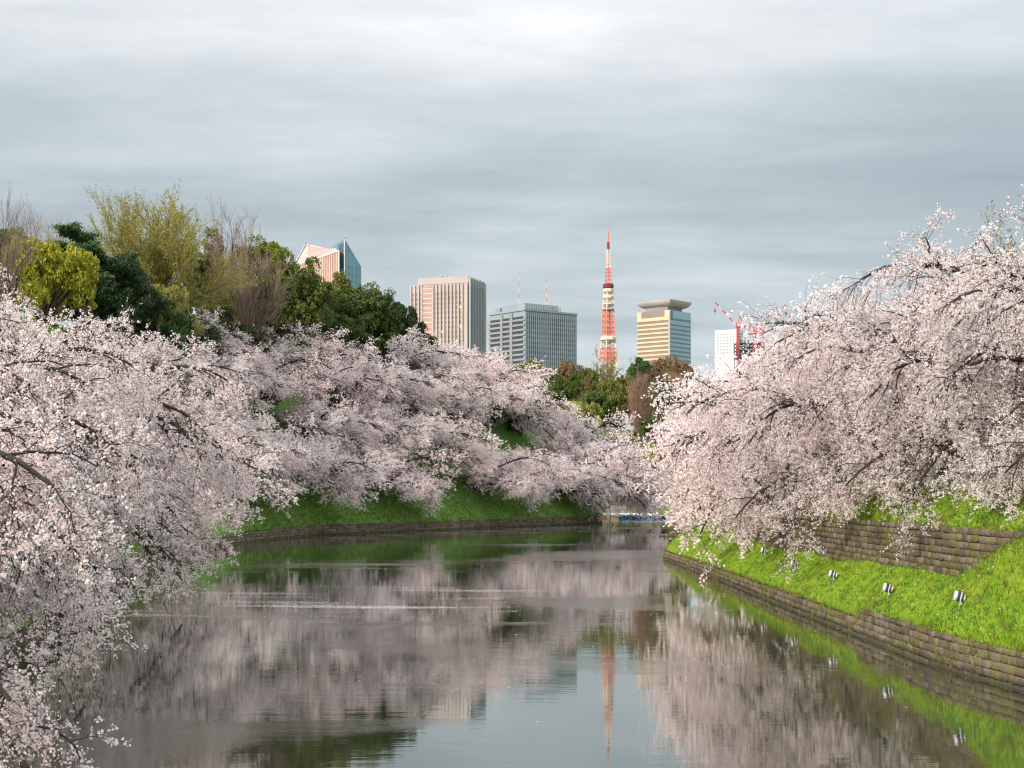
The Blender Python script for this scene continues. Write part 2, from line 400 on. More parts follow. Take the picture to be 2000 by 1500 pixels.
# ------------------------------------------------------------------ stone walls
def stone_mat():
    m, N, L, P = mat_new('mossy_stone')
    oi = N.new('ShaderNodeObjectInfo'); g = N.new('ShaderNodeNewGeometry'); tc = N.new('ShaderNodeTexCoord')
    ad = N.new('ShaderNodeMath'); ad.operation = 'ADD'; L.new(oi.outputs['Random'], ad.inputs[0]); L.new(g.outputs['Random Per Island'], ad.inputs[1])
    fr = N.new('ShaderNodeMath'); fr.operation = 'FRACT'; L.new(ad.outputs[0], fr.inputs[0])
    r = ramp(N, [(0, (0.075, 0.058, 0.048)), (0.5, (0.135, 0.107, 0.088)), (1, (0.21, 0.172, 0.142))]); L.new(fr.outputs[0], r.inputs[0])
    n = N.new('ShaderNodeTexNoise'); n.inputs['Scale'].default_value = 0.9; n.inputs['Detail'].default_value = 7; n.inputs['Roughness'].default_value = 0.7
    L.new(g.outputs['Position'], n.inputs['Vector'])
    mr = N.new('ShaderNodeMapRange'); mr.inputs[1].default_value = 0.46; mr.inputs[2].default_value = 0.62; L.new(n.outputs[0], mr.inputs[0])
    mr.inputs[4].default_value = 0.75
    mx = N.new('ShaderNodeMix'); mx.data_type = 'RGBA'; L.new(mr.outputs[0], mx.inputs[0]); L.new(r.outputs[0], mx.inputs[6])
    mx.inputs[7].default_value = (0.14, 0.135, 0.03, 1)
    n2 = N.new('ShaderNodeTexNoise'); n2.inputs['Scale'].default_value = 11; n2.inputs['Detail'].default_value = 8; L.new(g.outputs['Position'], n2.inputs['Vector'])
    mv = N.new('ShaderNodeMix'); mv.data_type = 'RGBA'; mv.blend_type = 'MULTIPLY'; mv.inputs[0].default_value = 0.6
    rv = ramp(N, [(0.3, (0.5, 0.5, 0.5)), (0.7, (1.25, 1.22, 1.2))]); L.new(n2.outputs[0], rv.inputs[0])
    L.new(mx.outputs[2], mv.inputs[6]); L.new(rv.outputs[0], mv.inputs[7])
    sp = N.new('ShaderNodeSeparateXYZ'); L.new(g.outputs['Position'], sp.inputs[0])        # wet, algae-stained foot of the wall
    wa = N.new('ShaderNodeMath'); wa.operation = 'MULTIPLY_ADD'; wa.inputs[1].default_value = .5; L.new(n.outputs[0], wa.inputs[0]); L.new(sp.outputs['Z'], wa.inputs[2])
    wr = N.new('ShaderNodeMapRange'); wr.inputs[1].default_value = .42; wr.inputs[2].default_value = .58; wr.inputs[3].default_value = .65; wr.inputs[4].default_value = 0; L.new(wa.outputs[0], wr.inputs[0])
    wx = N.new('ShaderNodeMix'); wx.data_type = 'RGBA'; L.new(wr.outputs[0], wx.inputs[0]); L.new(mv.outputs[2], wx.inputs[6]); wx.inputs[7].default_value = (.035, .036, .022, 1)
    L.new(wx.outputs[2], P.inputs['Base Color'])
    P.inputs['Roughness'].default_value = 0.9; P.inputs['Specular IOR Level'].default_value = 0.2
    b = N.new('ShaderNodeBump'); b.inputs['Strength'].default_value = 0.8; b.inputs['Distance'].default_value = 0.05
    L.new(n2.outputs[0], b.inputs['Height']); L.new(b.outputs[0], P.inputs['Normal'])
    return m
M['stone'] = stone_mat()
M['joint'] = noise_mat('wall_earth', [(0.3, (0.018, 0.016, 0.010)), (0.7, (0.06, 0.05, 0.025))], scale=4, rough=1.0, spec=0.05)

def stone_arrays(rng):
    """unit stone: x along the wall 0..1, y outwards (0 back, 1 front), z 0..1; rough hewn chamfered face"""
    j = lambda s: rng.uniform(-s, s)
    V = []
    for x, z in ((0, 0), (1, 0), (1, 1), (0, 1)): V.append((x + j(.015), 0, z + j(.02)))
    for x, z in ((0, 0), (1, 0), (1, 1), (0, 1)): V.append((x + j(.02), 0.78 + j(.06), z + j(.03)))
    for x, z in ((.045, .06), (.955, .06), (.955, .94), (.045, .94)): V.append((x + j(.02), 0.95 + j(.07), z + j(.03)))
    V.append((.5 + j(.2), 1.0 + j(.1), .5 + j(.15)))
    Fq = [(0, 1, 5, 4), (1, 2, 6, 5), (2, 3, 7, 6), (3, 0, 4, 7), (4, 5, 9, 8), (5, 6, 10, 9), (6, 7, 11, 10), (7, 4, 8, 11)]
    Ft = [(8, 9, 12), (9, 10, 12), (10, 11, 12), (11, 8, 12)]
    return np.array(V), np.array(Fq), np.array(Ft)
rngS = np.random.default_rng(3)
STONES = [stone_arrays(rngS) for _ in range(9)]
STONE_ME = []
for V, q, t in STONES:
    me = mesh_np('stone', V, [q, t]); me.materials.append(M['stone']); STONE_ME.append(me)

def stone_wall(name, label, path, zb, zt, length, course, limit, depth=0.16, score=None, out_sign=1, batter=0.12):
    """path: (n,2) foot line; zb/zt functions of index position; stones laid course by course, offset joints"""
    path = np.array(path); seg = np.linalg.norm(np.diff(path, axis=0), axis=1); S = np.concatenate([[0], np.cumsum(seg)])
    def pos(s): return np.array([np.interp(s, S, path[:, 0]), np.interp(s, S, path[:, 1])])
    root = empty(name, (*path[len(path)//2], 0)); tag(root, label, 'wall', None, 'thing')
    bx, by = root.location.x, root.location.y
    rows = []
    rg = np.random.default_rng(len(path))
    items = []
    zlo = min(zb(pos(s)[1]) for s in S); zhi = max(zt(pos(s)[1]) for s in S)
    nc = int(math.ceil((zhi - zlo) / course))
    for c in range(nc):
        z0 = zlo + c * course
        s = -rg.uniform(0, length)
        while s < S[-1]:
            l = length * rg.choice([.5, .7, .85, 1.05, 1.4])
            a, b = max(0, s), min(S[-1], s + l); s += l
            if b - a < 0.15: continue
            pa, pb = pos(a), pos(b); ym = (pa[1] + pb[1]) / 2
            top = zt(ym)
            if z0 + course * 0.45 > top: continue
            if z0 + course < zb(ym) - 0.02: continue
            h = min(course, top - z0 + .02)
            d = pb - pa; ln = np.linalg.norm(d); d /= ln
            nrm = np.array([-d[1], d[0]]) * out_sign
            off = -nrm * batter * (z0 - zlo)
            jz = rg.uniform(-.012, .012)
            items.append((pa + off, d, nrm, ln, z0 + jz, h * rg.uniform(.94, 1.03), ym, int(rg.integers(9)), rg.uniform(0.82, 1.2)))
    items.sort(key=lambda t: -(score(t) if score else -t[6]))
    gap = 0.010
    rest = []
    for i, (p, d, nrm, ln, z0, h, ym, k, pr) in enumerate(items):
        m = Matrix(((d[0]*(ln-gap), nrm[0]*depth*pr, 0, p[0]-bx), (d[1]*(ln-gap), nrm[1]*depth*pr, 0, p[1]-by), (0, 0, h-gap, z0), (0, 0, 0, 1)))
        if i < limit:
            o = bpy.data.objects.new('stone', STONE_ME[k]); o.parent = root; COL.objects.link(o); o.matrix_local = m
        else: rest.append((np.array(m), k))
    if rest:
        Vs, Q, T, b = [], [], [], 0
        for m, k in rest:
            V, q, t = STONES[k]
            Vs.append(V @ m[:3, :3].T + m[:3, 3]); Q.append(q + b); T.append(t + b); b += len(V)
        o = obj('stones', mesh_np('stones', np.concatenate(Vs), [np.concatenate(Q), np.concatenate(T)]), M['stone'], root); o['kind'] = 'stuff'
    # earth core behind the stones
    mb = MB(); n = len(path)
    for i in range(n - 1):
        for ii in (i,): 
            d = path[i+1] - path[i]; d = d / np.linalg.norm(d); nrm = np.array([-d[1], d[0]]) * out_sign
        q = []
        for j in (i, i + 1):
            p = path[j] - np.array([bx, by]); y = path[j][1]
            f = p + nrm * depth * 0.28
            t2 = p + nrm * depth * 0.28 - nrm * batter * (zt(y) - zlo)
            q.append(((*f, zlo - 0.4), (*t2, zt(y) - 0.03), (*(p - nrm * 0.5), zt(y) - 0.03)))
        mb.add([q[0][0], q[1][0], q[1][1], q[0][1], q[0][2], q[1][2]], [(0, 1, 2, 3), (3, 2, 5, 4)])
    mb.build('core', M['joint'], root)
    return root

sel = [p[:2] for p in RP if 30 < p[1] < 162 and p[0] < 40]
stone_wall('stone_wall', 'low brown stone wall along the water below the floodlights', sel, lambda y: -0.15, lambda y: float(right_wall_top(y)), 0.6, 0.27, 300,
           score=lambda t: (-abs(t[6]-58) if t[5] and t[4] > -.05 else -999), out_sign=1)
ys = np.linspace(44, 112, 70)
stone_wall('stone_wall', 'tall mossy stone wall halfway up the bright grass bank', [(UPX + 0.10 + 0.25*math.sin(y*.05), y) for y in ys], lambda y: 2.55 + 0.0*y, lambda y: 4.66, 0.58, 0.27, 300,
           score=lambda t: (-abs(t[6]-59)), out_sign=1, depth=0.2, batter=0.06)
sel = [p[:2] for p in LP if p[1] > 22][:-12]
stone_wall('stone_wall', 'dark grey stone wall at the foot of the steep castle slope', sel, lambda y: -0.15, lambda y: float(left_wall_top(y)), 1.1, 0.33, 300,
           score=lambda t: (-abs(t[6]-262) if t[4] > -.05 else -999), out_sign=-1)

# ------------------------------------------------------------------ branch and leaf generators
def norm(v): return v / np.maximum(np.linalg.norm(v, axis=-1, keepdims=True), 1e-9)

def grow(start, d, length, k, droop, wander, rg, up=0.0):
    n = len(start); P = np.zeros((n, k, 3)); P[:, 0] = start; d = norm(d); st = (np.asarray(length) / (k - 1))[:, None]
    droop = np.broadcast_to(np.asarray(droop, float), (n,))
    for i in range(1, k):
        d = d + rg.normal(0, wander, (n, 3)); d[:, 2] -= droop * (i / k) - up
        d = norm(d); P[:, i] = P[:, i-1] + d * st
    return P

def taper(r0, r1, k): 
    t = np.linspace(0, 1, k)[None]; return np.asarray(r0)[:, None] * (1 - t) + np.asarray(r1)[:, None] * t

def kids(P, Rd, n, tmin, tmax, ang, rg, bias=(0, 0, 0)):
    N_, k, _ = P.shape
    idx = np.repeat(np.arange(N_), n)
    t = tmin + (tmax - tmin) * ((np.tile(np.arange(n), N_) + rg.random(N_ * n)) / n)
    f = t * (k - 1); i0 = np.minimum(f.astype(int), k - 2); fr = (f - i0)[:, None]
    a, b = P[idx, i0], P[idx, i0 + 1]; pos = a * (1 - fr) + b * fr; T = norm(b - a)
    r = rg.normal(size=(len(idx), 3)); r -= (r * T).sum(1, keepdims=True) * T; r = norm(r)
    an = np.radians(rg.normal(ang[0], ang[1], len(idx)))[:, None]
    d = np.cos(an) * T + np.sin(an) * r + np.asarray(bias)
    rad = Rd[idx, i0] * (1 - fr[:, 0]) + Rd[idx, i0 + 1] * fr[:, 0]
    return pos, d, t, idx, rad

def tube_arrays(P, Rd, s):
    n, k, _ = P.shape
    T = np.zeros_like(P); T[:, 1:-1] = P[:, 2:] - P[:, :-2]; T[:, 0] = P[:, 1] - P[:, 0]; T[:, -1] = P[:, -1] - P[:, -2]; T = norm(T)
    ax = np.argmin(np.abs(T.mean(1)), axis=1); ref = np.eye(3)[ax][:, None, :]
    U = norm(np.cross(T, ref)); W = np.cross(T, U)
    an = 2 * np.pi * np.arange(s) / s
    V = P[:, :, None] + Rd[:, :, None, None] * (U[:, :, None] * np.cos(an)[None, None, :, None] + W[:, :, None] * np.sin(an)[None, None, :, None])
    idx = np.arange(n * k * s).reshape(n, k, s); nx = np.roll(idx, -1, 2)
    Fc = np.stack([idx[:, :-1], nx[:, :-1], nx[:, 1:], idx[:, 1:]], -1).reshape(-1, 4)
    return V.reshape(-1, 3), Fc

def join(parts):
    Vs, Fs, b = [], [], 0
    for V, Fc in parts:
        Vs.append(V); Fs.append(Fc + b); b += len(V)
    return np.concatenate(Vs), np.concatenate(Fs)

def quads(C, size, rg, nrm=None, jit=1.0, aspect=1.0, bend=0.35, along=None):
    n = len(C); size = np.broadcast_to(np.asarray(size, float), (n,))[:, None]
    if nrm is None: nn = norm(rg.normal(size=(n, 3)))
    else: nn = norm(nrm + rg.normal(0, jit, (n, 3)))
    a = rg.normal(size=(n, 3)) if along is None else along + rg.normal(0, .25, (n, 3))
    a = norm(a - (a * nn).sum(1, keepdims=True) * nn); b = np.cross(nn, a)
    a = a * size * .5; b = b * size * .5 * aspect; up = nn * size * .5 * bend
    V = np.stack([C - a - b * .6 + up, C + b - a * .1, C + a + b * .2 + up, C - b * .9 + a * .35], 1)
    i = np.arange(n * 4).reshape(n, 4)
    return V.reshape(-1, 3), i

# cherry -------------------------------------------------------------
def cherry(seed, near=True, reach=9.0, dens=1.0, dk=1.0):
    rg = np.random.default_rng(seed)
    trunk = grow(np.zeros((1, 3)) + [0, 0, -0.5], np.array([[0.35, rg.uniform(-.2, .2), 1.0]]), np.array([2.6]), 6, 0.0, 0.08, rg)
    tr = taper([0.42], [0.3], 6)
    nl = 11
    az = np.radians(np.linspace(-150, 150, nl) + rg.uniform(-12, 12, nl))
    front = np.maximum(0, np.cos(az))
    ln = 4.6 + (reach - 3.6) * front ** 0.8 + rg.uniform(-.5, .9, nl)
    el = np.radians(62 - 34 * front + rg.uniform(-8, 10, nl))
    # a few extra limbs: low ones reaching over the water and high ones for the dome
    az = np.concatenate([az, rg.uniform(-.7, .7, 4), rg.uniform(-2.2, 2.2, 4)])
    ln = np.concatenate([ln, rg.uniform(.85, 1.1, 4) * reach, rg.uniform(3.4, 4.6, 4)])
    el = np.concatenate([el, np.radians(rg.uniform(2, 22, 4)), np.radians(rg.uniform(50, 75, 4))])
    dr = np.concatenate([0.10 + 0.20 * front, rg.uniform(.14, .26, 4), rg.uniform(.05, .12, 4)]) * (.35 + .65 * dk)
    n1 = len(az)
    d = np.stack([np.cos(el) * np.cos(az), np.cos(el) * np.sin(az), np.sin(el)], 1)
    st = trunk[0, rg.integers(3, 6, n1)]
    L1 = grow(st, d, ln, 11, dr, 0.12, rg); r1 = taper(rg.uniform(.17, .25, n1), np.full(n1, .045), 11)
    L1[:, :, 2] = np.where(L1[:, :, 2] > 6.0, 6.0 + (L1[:, :, 2] - 6.0) * .45, L1[:, :, 2])
    p, d, t, ix, rad = kids(L1, r1, 14, .20, 1.0, (50, 14), rg, (0.1, 0, .03))
    L2 = grow(p, d, ln[ix] * (.40 - .22 * t) * rg.uniform(.75, 1.15, len(p)), 8, 0.26 * dk, 0.15, rg); r2 = taper(rad * .5, np.full(len(p), .014), 8)
    L2[:, :, 2] = np.where(L2[:, :, 2] > 7.2, 7.2 + (L2[:, :, 2] - 7.2) * .45, L2[:, :, 2])
    p, d, t, ix, rad = kids(L2, r2, 9, .12, 1.0, (42, 14), rg, (0.05, 0, .05))
    L3 = grow(p, d, rg.uniform(.7, 1.75, len(p)) * (1.15 - .35 * t), 5, 0.28 * dk, 0.15, rg); r3 = taper(np.minimum(rad * .55, .016), np.full(len(p), .006), 5)
    bparts = [tube_arrays(L1, r1, 7), tube_arrays(L2, r2, 5), tube_arrays(L3, r3, 3)]
    if near:
        p, d, t, ix, rad = kids(L3, r3, 5, .15, 1.0, (42, 15), rg)
        L4 = grow(p, d, rg.uniform(.3, .8, len(p)), 2, 0.28, 0.1, rg); r4 = taper(np.full(len(p), .006), np.full(len(p), .0035), 2)
        bparts.append(tube_arrays(L4, r4, 3)); nb4, nb3, sz = 18, 20, (.042, .088)
    else:
        p, d, t, ix, rad = kids(L3, r3, 3, .2, 1.0, (42, 15), rg)
        L4 = grow(p, d, rg.uniform(.35, .85, len(p)), 3, 0.28, 0.12, rg); nb4, nb3, sz = 6, 7, (.10, .20)
    C = []
    for Lv, nb in ((L4, nb4), (L3, nb3)):
        k = Lv.shape[1]; q = np.repeat(np.arange(len(Lv)), nb); f = rg.beta(1.6, 1.0, len(q)) * (k - 1); i0 = np.minimum(f.astype(int), k - 2); fr = (f - i0)[:, None]
        cc = Lv[q, i0] * (1 - fr) + Lv[q, i0 + 1] * fr
        if near:                                            # flowers sit in pompons along the twig
            grp = rg.integers(0, 3, len(q)); first = (q * 3 + grp); _, inv = np.unique(first, return_inverse=True)
            rep_ = np.zeros(inv.max() + 1, int); rep_[inv] = np.arange(len(q)); pom = rg.random(len(q)) < .72
            cc = np.where(pom[:, None], cc[rep_[inv]], cc)
        C.append(cc + rg.normal(0, .04, (len(q), 3)))
    C = np.concatenate(C)
    # gaps: thin out by a smooth noise so that sprays separate
    g = np.sin(C[:, 0] * 1.9 + 3 * np.sin(C[:, 2] * .8 + seed)) + np.sin(C[:, 1] * 1.7 + 2 * np.sin(C[:, 0] * .7)) + np.sin(C[:, 2] * 2.3 + C[:, 1])
    C = C[rg.random(len(C)) < dens * np.clip(.76 + .30 * g, .12, 1)]
    V, Fq = quads(C, rg.uniform(*sz, len(C)), rg)
    me_t = mesh_np('cherry_trunk', *tube_arrays(trunk, tr, 10), True)
    me_b = mesh_np('cherry_branches', *join(bparts), True)
    me_c = mesh_np('cherry_crown', V, Fq)
    me_t.materials.append(M['bark']); me_b.materials.append(M['bark']); me_c.materials.append(M['blossom'])
    return [('trunk', me_t), ('branches', me_b), ('crown', me_c)]

def place(kind, parts, x, y, s, rz, label, cat, group=None, dz=0.0, sink=0.0, z=None, tilt=0.0):
    g = ground(x, y) if z is None else z
    root = empty(kind, (x, y, g + dz - sink), rz, s)
    root.rotation_euler = (0, tilt, rz)
    tag(root, label, cat, group)
    for nm, me in parts: obj(nm, me, None, root)
    return root

CH_N = [cherry(11, True, 9.0), cherry(12, True, 10.0)]
CH_F = [cherry(21, False, 9.0, dk=.6), cherry(22, False, 10.0, dk=.7), cherry(23, False, 8.5, dk=.55)]
GL = 'cherries in bloom on the castle slope'; GR = 'cherries in bloom on the bright grass bank'
rr = random.Random(5)
# castle side, near: x, y, scale, rotation (deg), variant, label
for x, y, s, rz, k, lab in (
    (-17.6, 30, 0.86, 10, 1, 'cherry whose lowest sprays almost brush the water beside the stone edge'),
    (-19.0, 37, 0.80, 0, 0, 'cherry with bare dark lower boughs dipping to the water at the stone edge'),
    (-22.3, 46, .98, -4, 1, 'cherry with long low boughs reaching far over the water'),
    (-24.5, 55, 1.0, 6, 1, 'blossoming cherry standing just above the low reaching boughs'),
    (-26.5, 64, 1.1, 4, 0, 'white cherry with black forked boughs over a patch of grass'),
    (-29.0, 79, 1.25, -10, 1, 'broad pale cherry whose crown slopes evenly down to the water'),
    (-30.5, 95, 1.35, 0, 0, 'big pale cherry reaching out over the stone edge beyond the grass patch'),
    (-36, 80, 1.05, -4, 1, 'tall pink-white cherry just below the dark pine'),
    (-37, 103, 1.15, 5, 0, 'cherry in bloom behind the broad sloping crown, below the yellow-green tree'),
    ):
    place('cherry_tree', CH_N[k], x, y, s, R(rz), lab, 'cherry tree', GL, tilt=R(9) if y < 40 else R(2))
# castle side, farther along the shore
def shore_pt(path, y, d):
    i = int(np.argmin(np.abs(path[:290, 1] - y))); p = path[i]; v = p[2:4] - p[:2]; v = v / np.linalg.norm(v)
    return p[:2] + v * d
ORD = ('first', 'second', 'third', 'fourth', 'fifth', 'sixth', 'seventh', 'eighth', 'ninth', 'tenth', 'eleventh', 'twelfth', 'thirteenth', 'fourteenth')
def left_row(items, lab, k, tilt=0.0):
    for n, (y, d, s) in enumerate(sorted(items, reverse=True)):
        p = shore_pt(LP, y, d)
        v = LP[int(np.argmin(np.abs(LP[:290, 1] - y)))]; ang = math.degrees(math.atan2(v[1]-v[3], v[0]-v[2]))
        f_ = rr.uniform(.9, 1.06)
        place('cherry_tree', CH_F[(k + n) % 3], p[0], p[1], tuple(s * f_ * q for q in (1.1, 1.1, .86)), R(ang * .8 + rr.uniform(-25, 15)), lab % ORD[n], 'cherry tree', GL, tilt=R(tilt * rr.uniform(.4, 1.3)))
left_row([(128, 6, 1.2), (148, 6, 1.2), (188, 7, 1.0), (200, 8, 1.1), (214, 5, 1.15), (221, 11, 1.1), (228, 5, 1.2), (237, 11, 1.1), (246, 10, 1.15), (255, 5, 1.15), (266, 6, 1.1), (277, 4.5, 1.15), (286, 7, 1.25)],
         '%s low-row cherry on the castle slope, counted from the boat-side stone corner', 0, 9)
left_row([(192, 16, 1.05), (206, 17, 1.1), (219, 18, 1.15), (233, 18, 1.1), (244, 19, 1.15), (255, 19, 1.15), (266, 18, 1.2), (276, 16, 1.2)],
         '%s middle-row cherry on the castle slope, counted from the boat-side stone corner', 1, 6)
left_row([(212, 24, .95), (226, 25, 1.0), (238, 25, .95), (262, 26, 1.1), (272, 25, 1.2), (283, 23, 1.2)],
         '%s top-row cherry under the evergreens, counted from the boat-side stone corner', 2)
place('cherry_tree', CH_F[1], 13.5, 291, 1.45, R(-25), 'cherry arching far out from the stone corner over the moored boats', 'cherry tree', GL)
place('cherry_tree', CH_F[2], 14.5, 293, 1.45, R(4), 'cherry leaning out lowest over the moored boats', 'cherry tree', GL)
place('cherry_tree', CH_F[0], 10.0, 297, 1.5, R(10), 'cherry behind the arching one at the stone corner', 'cherry tree', GL)
# bright bank side
def right_row(items, lab):
    for n, (x, y, s, rz, k) in enumerate(sorted(items, key=lambda t: t[1])):
        place('cherry_tree', CH_N[k] if k < 2 else CH_F[k - 2], x, y, s, R(rz), lab % ORD[n], 'cherry tree', GR, tilt=R(8) if x < 23 and y > 80 else R(2))
right_row([(23.5, 46, .80, 178, 1), (23.0, 55, .80, 188, 0), (22.3, 64, .80, 174, 1), (21.5, 73, .85, 185, 0), (21.0, 82, .90, 178, 1), (20.8, 91, .92, 188, 0),
    (20.8, 99, 1.0, 180, 2), (21.2, 108, 1.05, 184, 3), (22.4, 117, 1.06, 182, 4), (23.6, 127, 1.14, 182, 2), (24.2, 135, 1.14, 182, 3)],
    '%s front-row warm-lit cherry, counted from the turf-covered end of the mossy wall')
right_row([(29, 50, 1.05, 185, 0), (28, 61, 1.12, 170, 1), (27.5, 72, 1.2, 186, 0), (27, 84, 1.18, 186, 1), (27, 97, 1.2, 184, 3), (27.5, 110, 1.2, 186, 4), (28, 123, 1.2, 188, 2), (28.5, 135, 1.2, 190, 3)],
    '%s back-row warm-lit cherry, counted from the turf-covered end of the mossy wall')
right_row([(33, 56, 1.25, 180, 1), (34, 72, 1.2, 180, 0), (36, 90, 1.15, 180, 4), (35, 104, 1.15, 180, 2), (35, 118, 1.15, 180, 3)], '%s cherry behind the warm-lit back row, counted from the mossy wall end')

# ------------------------------------------------------------------ other trees
def slot(me): me.materials.append(None); return me
def evergreen(seed, rx=5.0, h=10.0, nc=46, nl=40000, size=(.15, .32), lump=.30, flat=1.0):
    rg = np.random.default_rng(seed); zc = h * .58; rz = h * .45
    d = norm(rg.normal(size=(nc, 3))); d[:, 2] = np.where(d[:, 2] < -.45, -d[:, 2], d[:, 2])
    C = d * np.array([rx, rx, rz]) * rg.uniform(.42, 1.0, (nc, 1)) + [0, 0, zc]
    rad = rx * lump * rg.uniform(.45, 1.4, nc)
    ns = 8; j = np.repeat(np.arange(nc), ns); qs = norm(rg.normal(size=(nc * ns, 3)) + d[j] * .8 + [0, 0, .3])
    C2 = C[j] + qs * rad[j][:, None] * np.array([1, 1, .82 * flat]) * rg.uniform(.5, 1.0, (nc * ns, 1)); r2 = rad[j] * rg.uniform(.22, .5, nc * ns)
    i = rg.integers(0, nc * ns, nl); q = norm(rg.normal(size=(nl, 3)) + qs[i] * .8 + [0, 0, .3])
    P = C2[i] + q * r2[i][:, None] * rg.uniform(.6, 1.15, (nl, 1))
    V, Fq = quads(P, rg.uniform(*size, nl), rg, nrm=q, jit=.55)
    tr = grow(np.array([[0, 0, -1.0]]), np.array([[0, 0, 1.0]]), np.array([h * .62]), 6, 0, .06, rg)
    lim = norm(C - tr[0, 3]); n = nc
    Lm = np.linspace(0, 1, 5)[None, :, None] * (C - tr[0, 3])[:, None] + tr[0, 3]
    me_t = slot(mesh_np('evergreen_trunk', *join([tube_arrays(tr, taper([rx*.09], [rx*.05], 6), 8), tube_arrays(Lm, taper(np.full(n, rx*.03), np.full(n, .03), 5), 4)]), True))
    return [('trunk', me_t), ('crown', slot(mesh_np('evergreen_crown', V, Fq)))]
def bare_tree(seed, h=12.0, spread=38, nl=10, narrow=0.0, leaf=0, lsize=(.12, .22), tw=.016):
    rg = np.random.default_rng(seed)
    tk = grow(np.array([[0, 0, -1.0]]), np.array([[0, 0, 1.0]]), np.array([h * (.32 + .5 * narrow) + 1]), 7, 0, .06, rg); rt = taper([h * .028], [h * .013], 7)
    p, d, t, ix, rad = kids(tk, rt, nl, .35, 1.0, (spread, 10), rg, (0, 0, .35 if narrow else .12))
    if not narrow:
        az = np.arange(len(p)) * 2.39996; an = np.radians(np.where(np.arange(len(p)) % 3 == 0, spread * .35, spread) + rg.normal(0, 7, len(p)))
        d = np.stack([np.sin(an) * np.cos(az), np.sin(an) * np.sin(az), np.cos(an)], 1)
    L1 = grow(p, d, h * rg.uniform(.46, .6, len(p)) * (1.25 - .6 * t * (1 if narrow else .3)) * (1 - .35 * narrow), 8, 0, .11, rg, up=.03 + .07 * narrow); r1 = taper(rad * .55, np.full(len(p), .03), 8)
    p, d, t, ix, rad = kids(L1, r1, 11, .15, 1.0, (36, 10), rg, (0, 0, .3))
    L2 = grow(p, d, h * rg.uniform(.13, .26, len(p)), 6, 0, .1, rg, up=.06); r2 = taper(np.minimum(rad * .55, .05), np.full(len(p), tw), 6)
    p, d, t, ix, rad = kids(L2, r2, 8, .15, 1.0, (33, 10), rg, (0, 0, .2))
    L3 = grow(p, d, h * rg.uniform(.06, .13, len(p)), 4, 0, .09, rg, up=.04); r3 = taper(np.full(len(p), tw), np.full(len(p), tw * .6), 4)
    p, d, t, ix, rad = kids(L3, r3, 3, .3, 1.0, (30, 10), rg)
    L4 = grow(p, d, h * rg.uniform(.03, .06, len(p)), 2, 0, .09, rg, up=.03); r4 = taper(np.full(len(p), tw * .7), np.full(len(p), tw * .45), 2)
    out = [('trunk', slot(mesh_np('bare_trunk', *join([tube_arrays(tk, rt, 8), tube_arrays(L1, r1, 5)]), True))),
           ('crown', slot(mesh_np('bare_crown', *join([tube_arrays(L2, r2, 3), tube_arrays(L3, r3, 3), tube_arrays(L4, r4, 3)]))))]
    if leaf:
        q = rg.integers(0, len(L4), leaf); C = L4[q, rg.integers(0, 2, leaf)] + rg.normal(0, .12, (leaf, 3))
        out.append(('leaves', slot(mesh_np('young_leaves', *quads(C, rg.uniform(*lsize, leaf), rg)))))
    return out
def pine(seed, h=11.0):
    rg = np.random.default_rng(seed)
    tk = grow(np.array([[0, 0, -1.0]]), np.array([[.15, 0, 1.0]]), np.array([h]), 8, 0, .06, rg); rt = taper([h * .03], [h * .008], 8)
    p, d, t, ix, rad = kids(tk, rt, 26, .32, 1.0, (78, 10), rg, (0, 0, .1))
    L1 = grow(p, d, h * (.5 - .36 * t) * rg.uniform(.8, 1.2, len(p)), 7, .05, .1, rg, up=.06); r1 = taper(rad * .45, np.full(len(p), .03), 7)
    p, d, t, ix, rad = kids(L1, r1, 14, .3, 1.0, (50, 12), rg, (0, 0, .15))
    L2 = grow(p, d, h * rg.uniform(.05, .12, len(p)), 4, 0, .1, rg, up=.12)
    n = 34000; q = rg.integers(0, len(L2), n); f = rg.random(n)[:, None]
    C = L2[q, 1] * (1 - f) + L2[q, 3] * f + rg.normal(0, 1, (n, 3)) * [.22, .22, .10]
    al = norm(L2[q, 3] - L2[q, 1]) * .5 + rg.normal(0, .5, (n, 3)) + [0, 0, .7]
    V, Fq = quads(C, rg.uniform(.28, .5, n), rg, aspect=.22, along=al)
    return [('trunk', slot(mesh_np('pine_trunk', *join([tube_arrays(tk, rt, 8), tube_arrays(L1, r1, 4)]), True))), ('crown', slot(mesh_np('pine_crown', V, Fq)))]

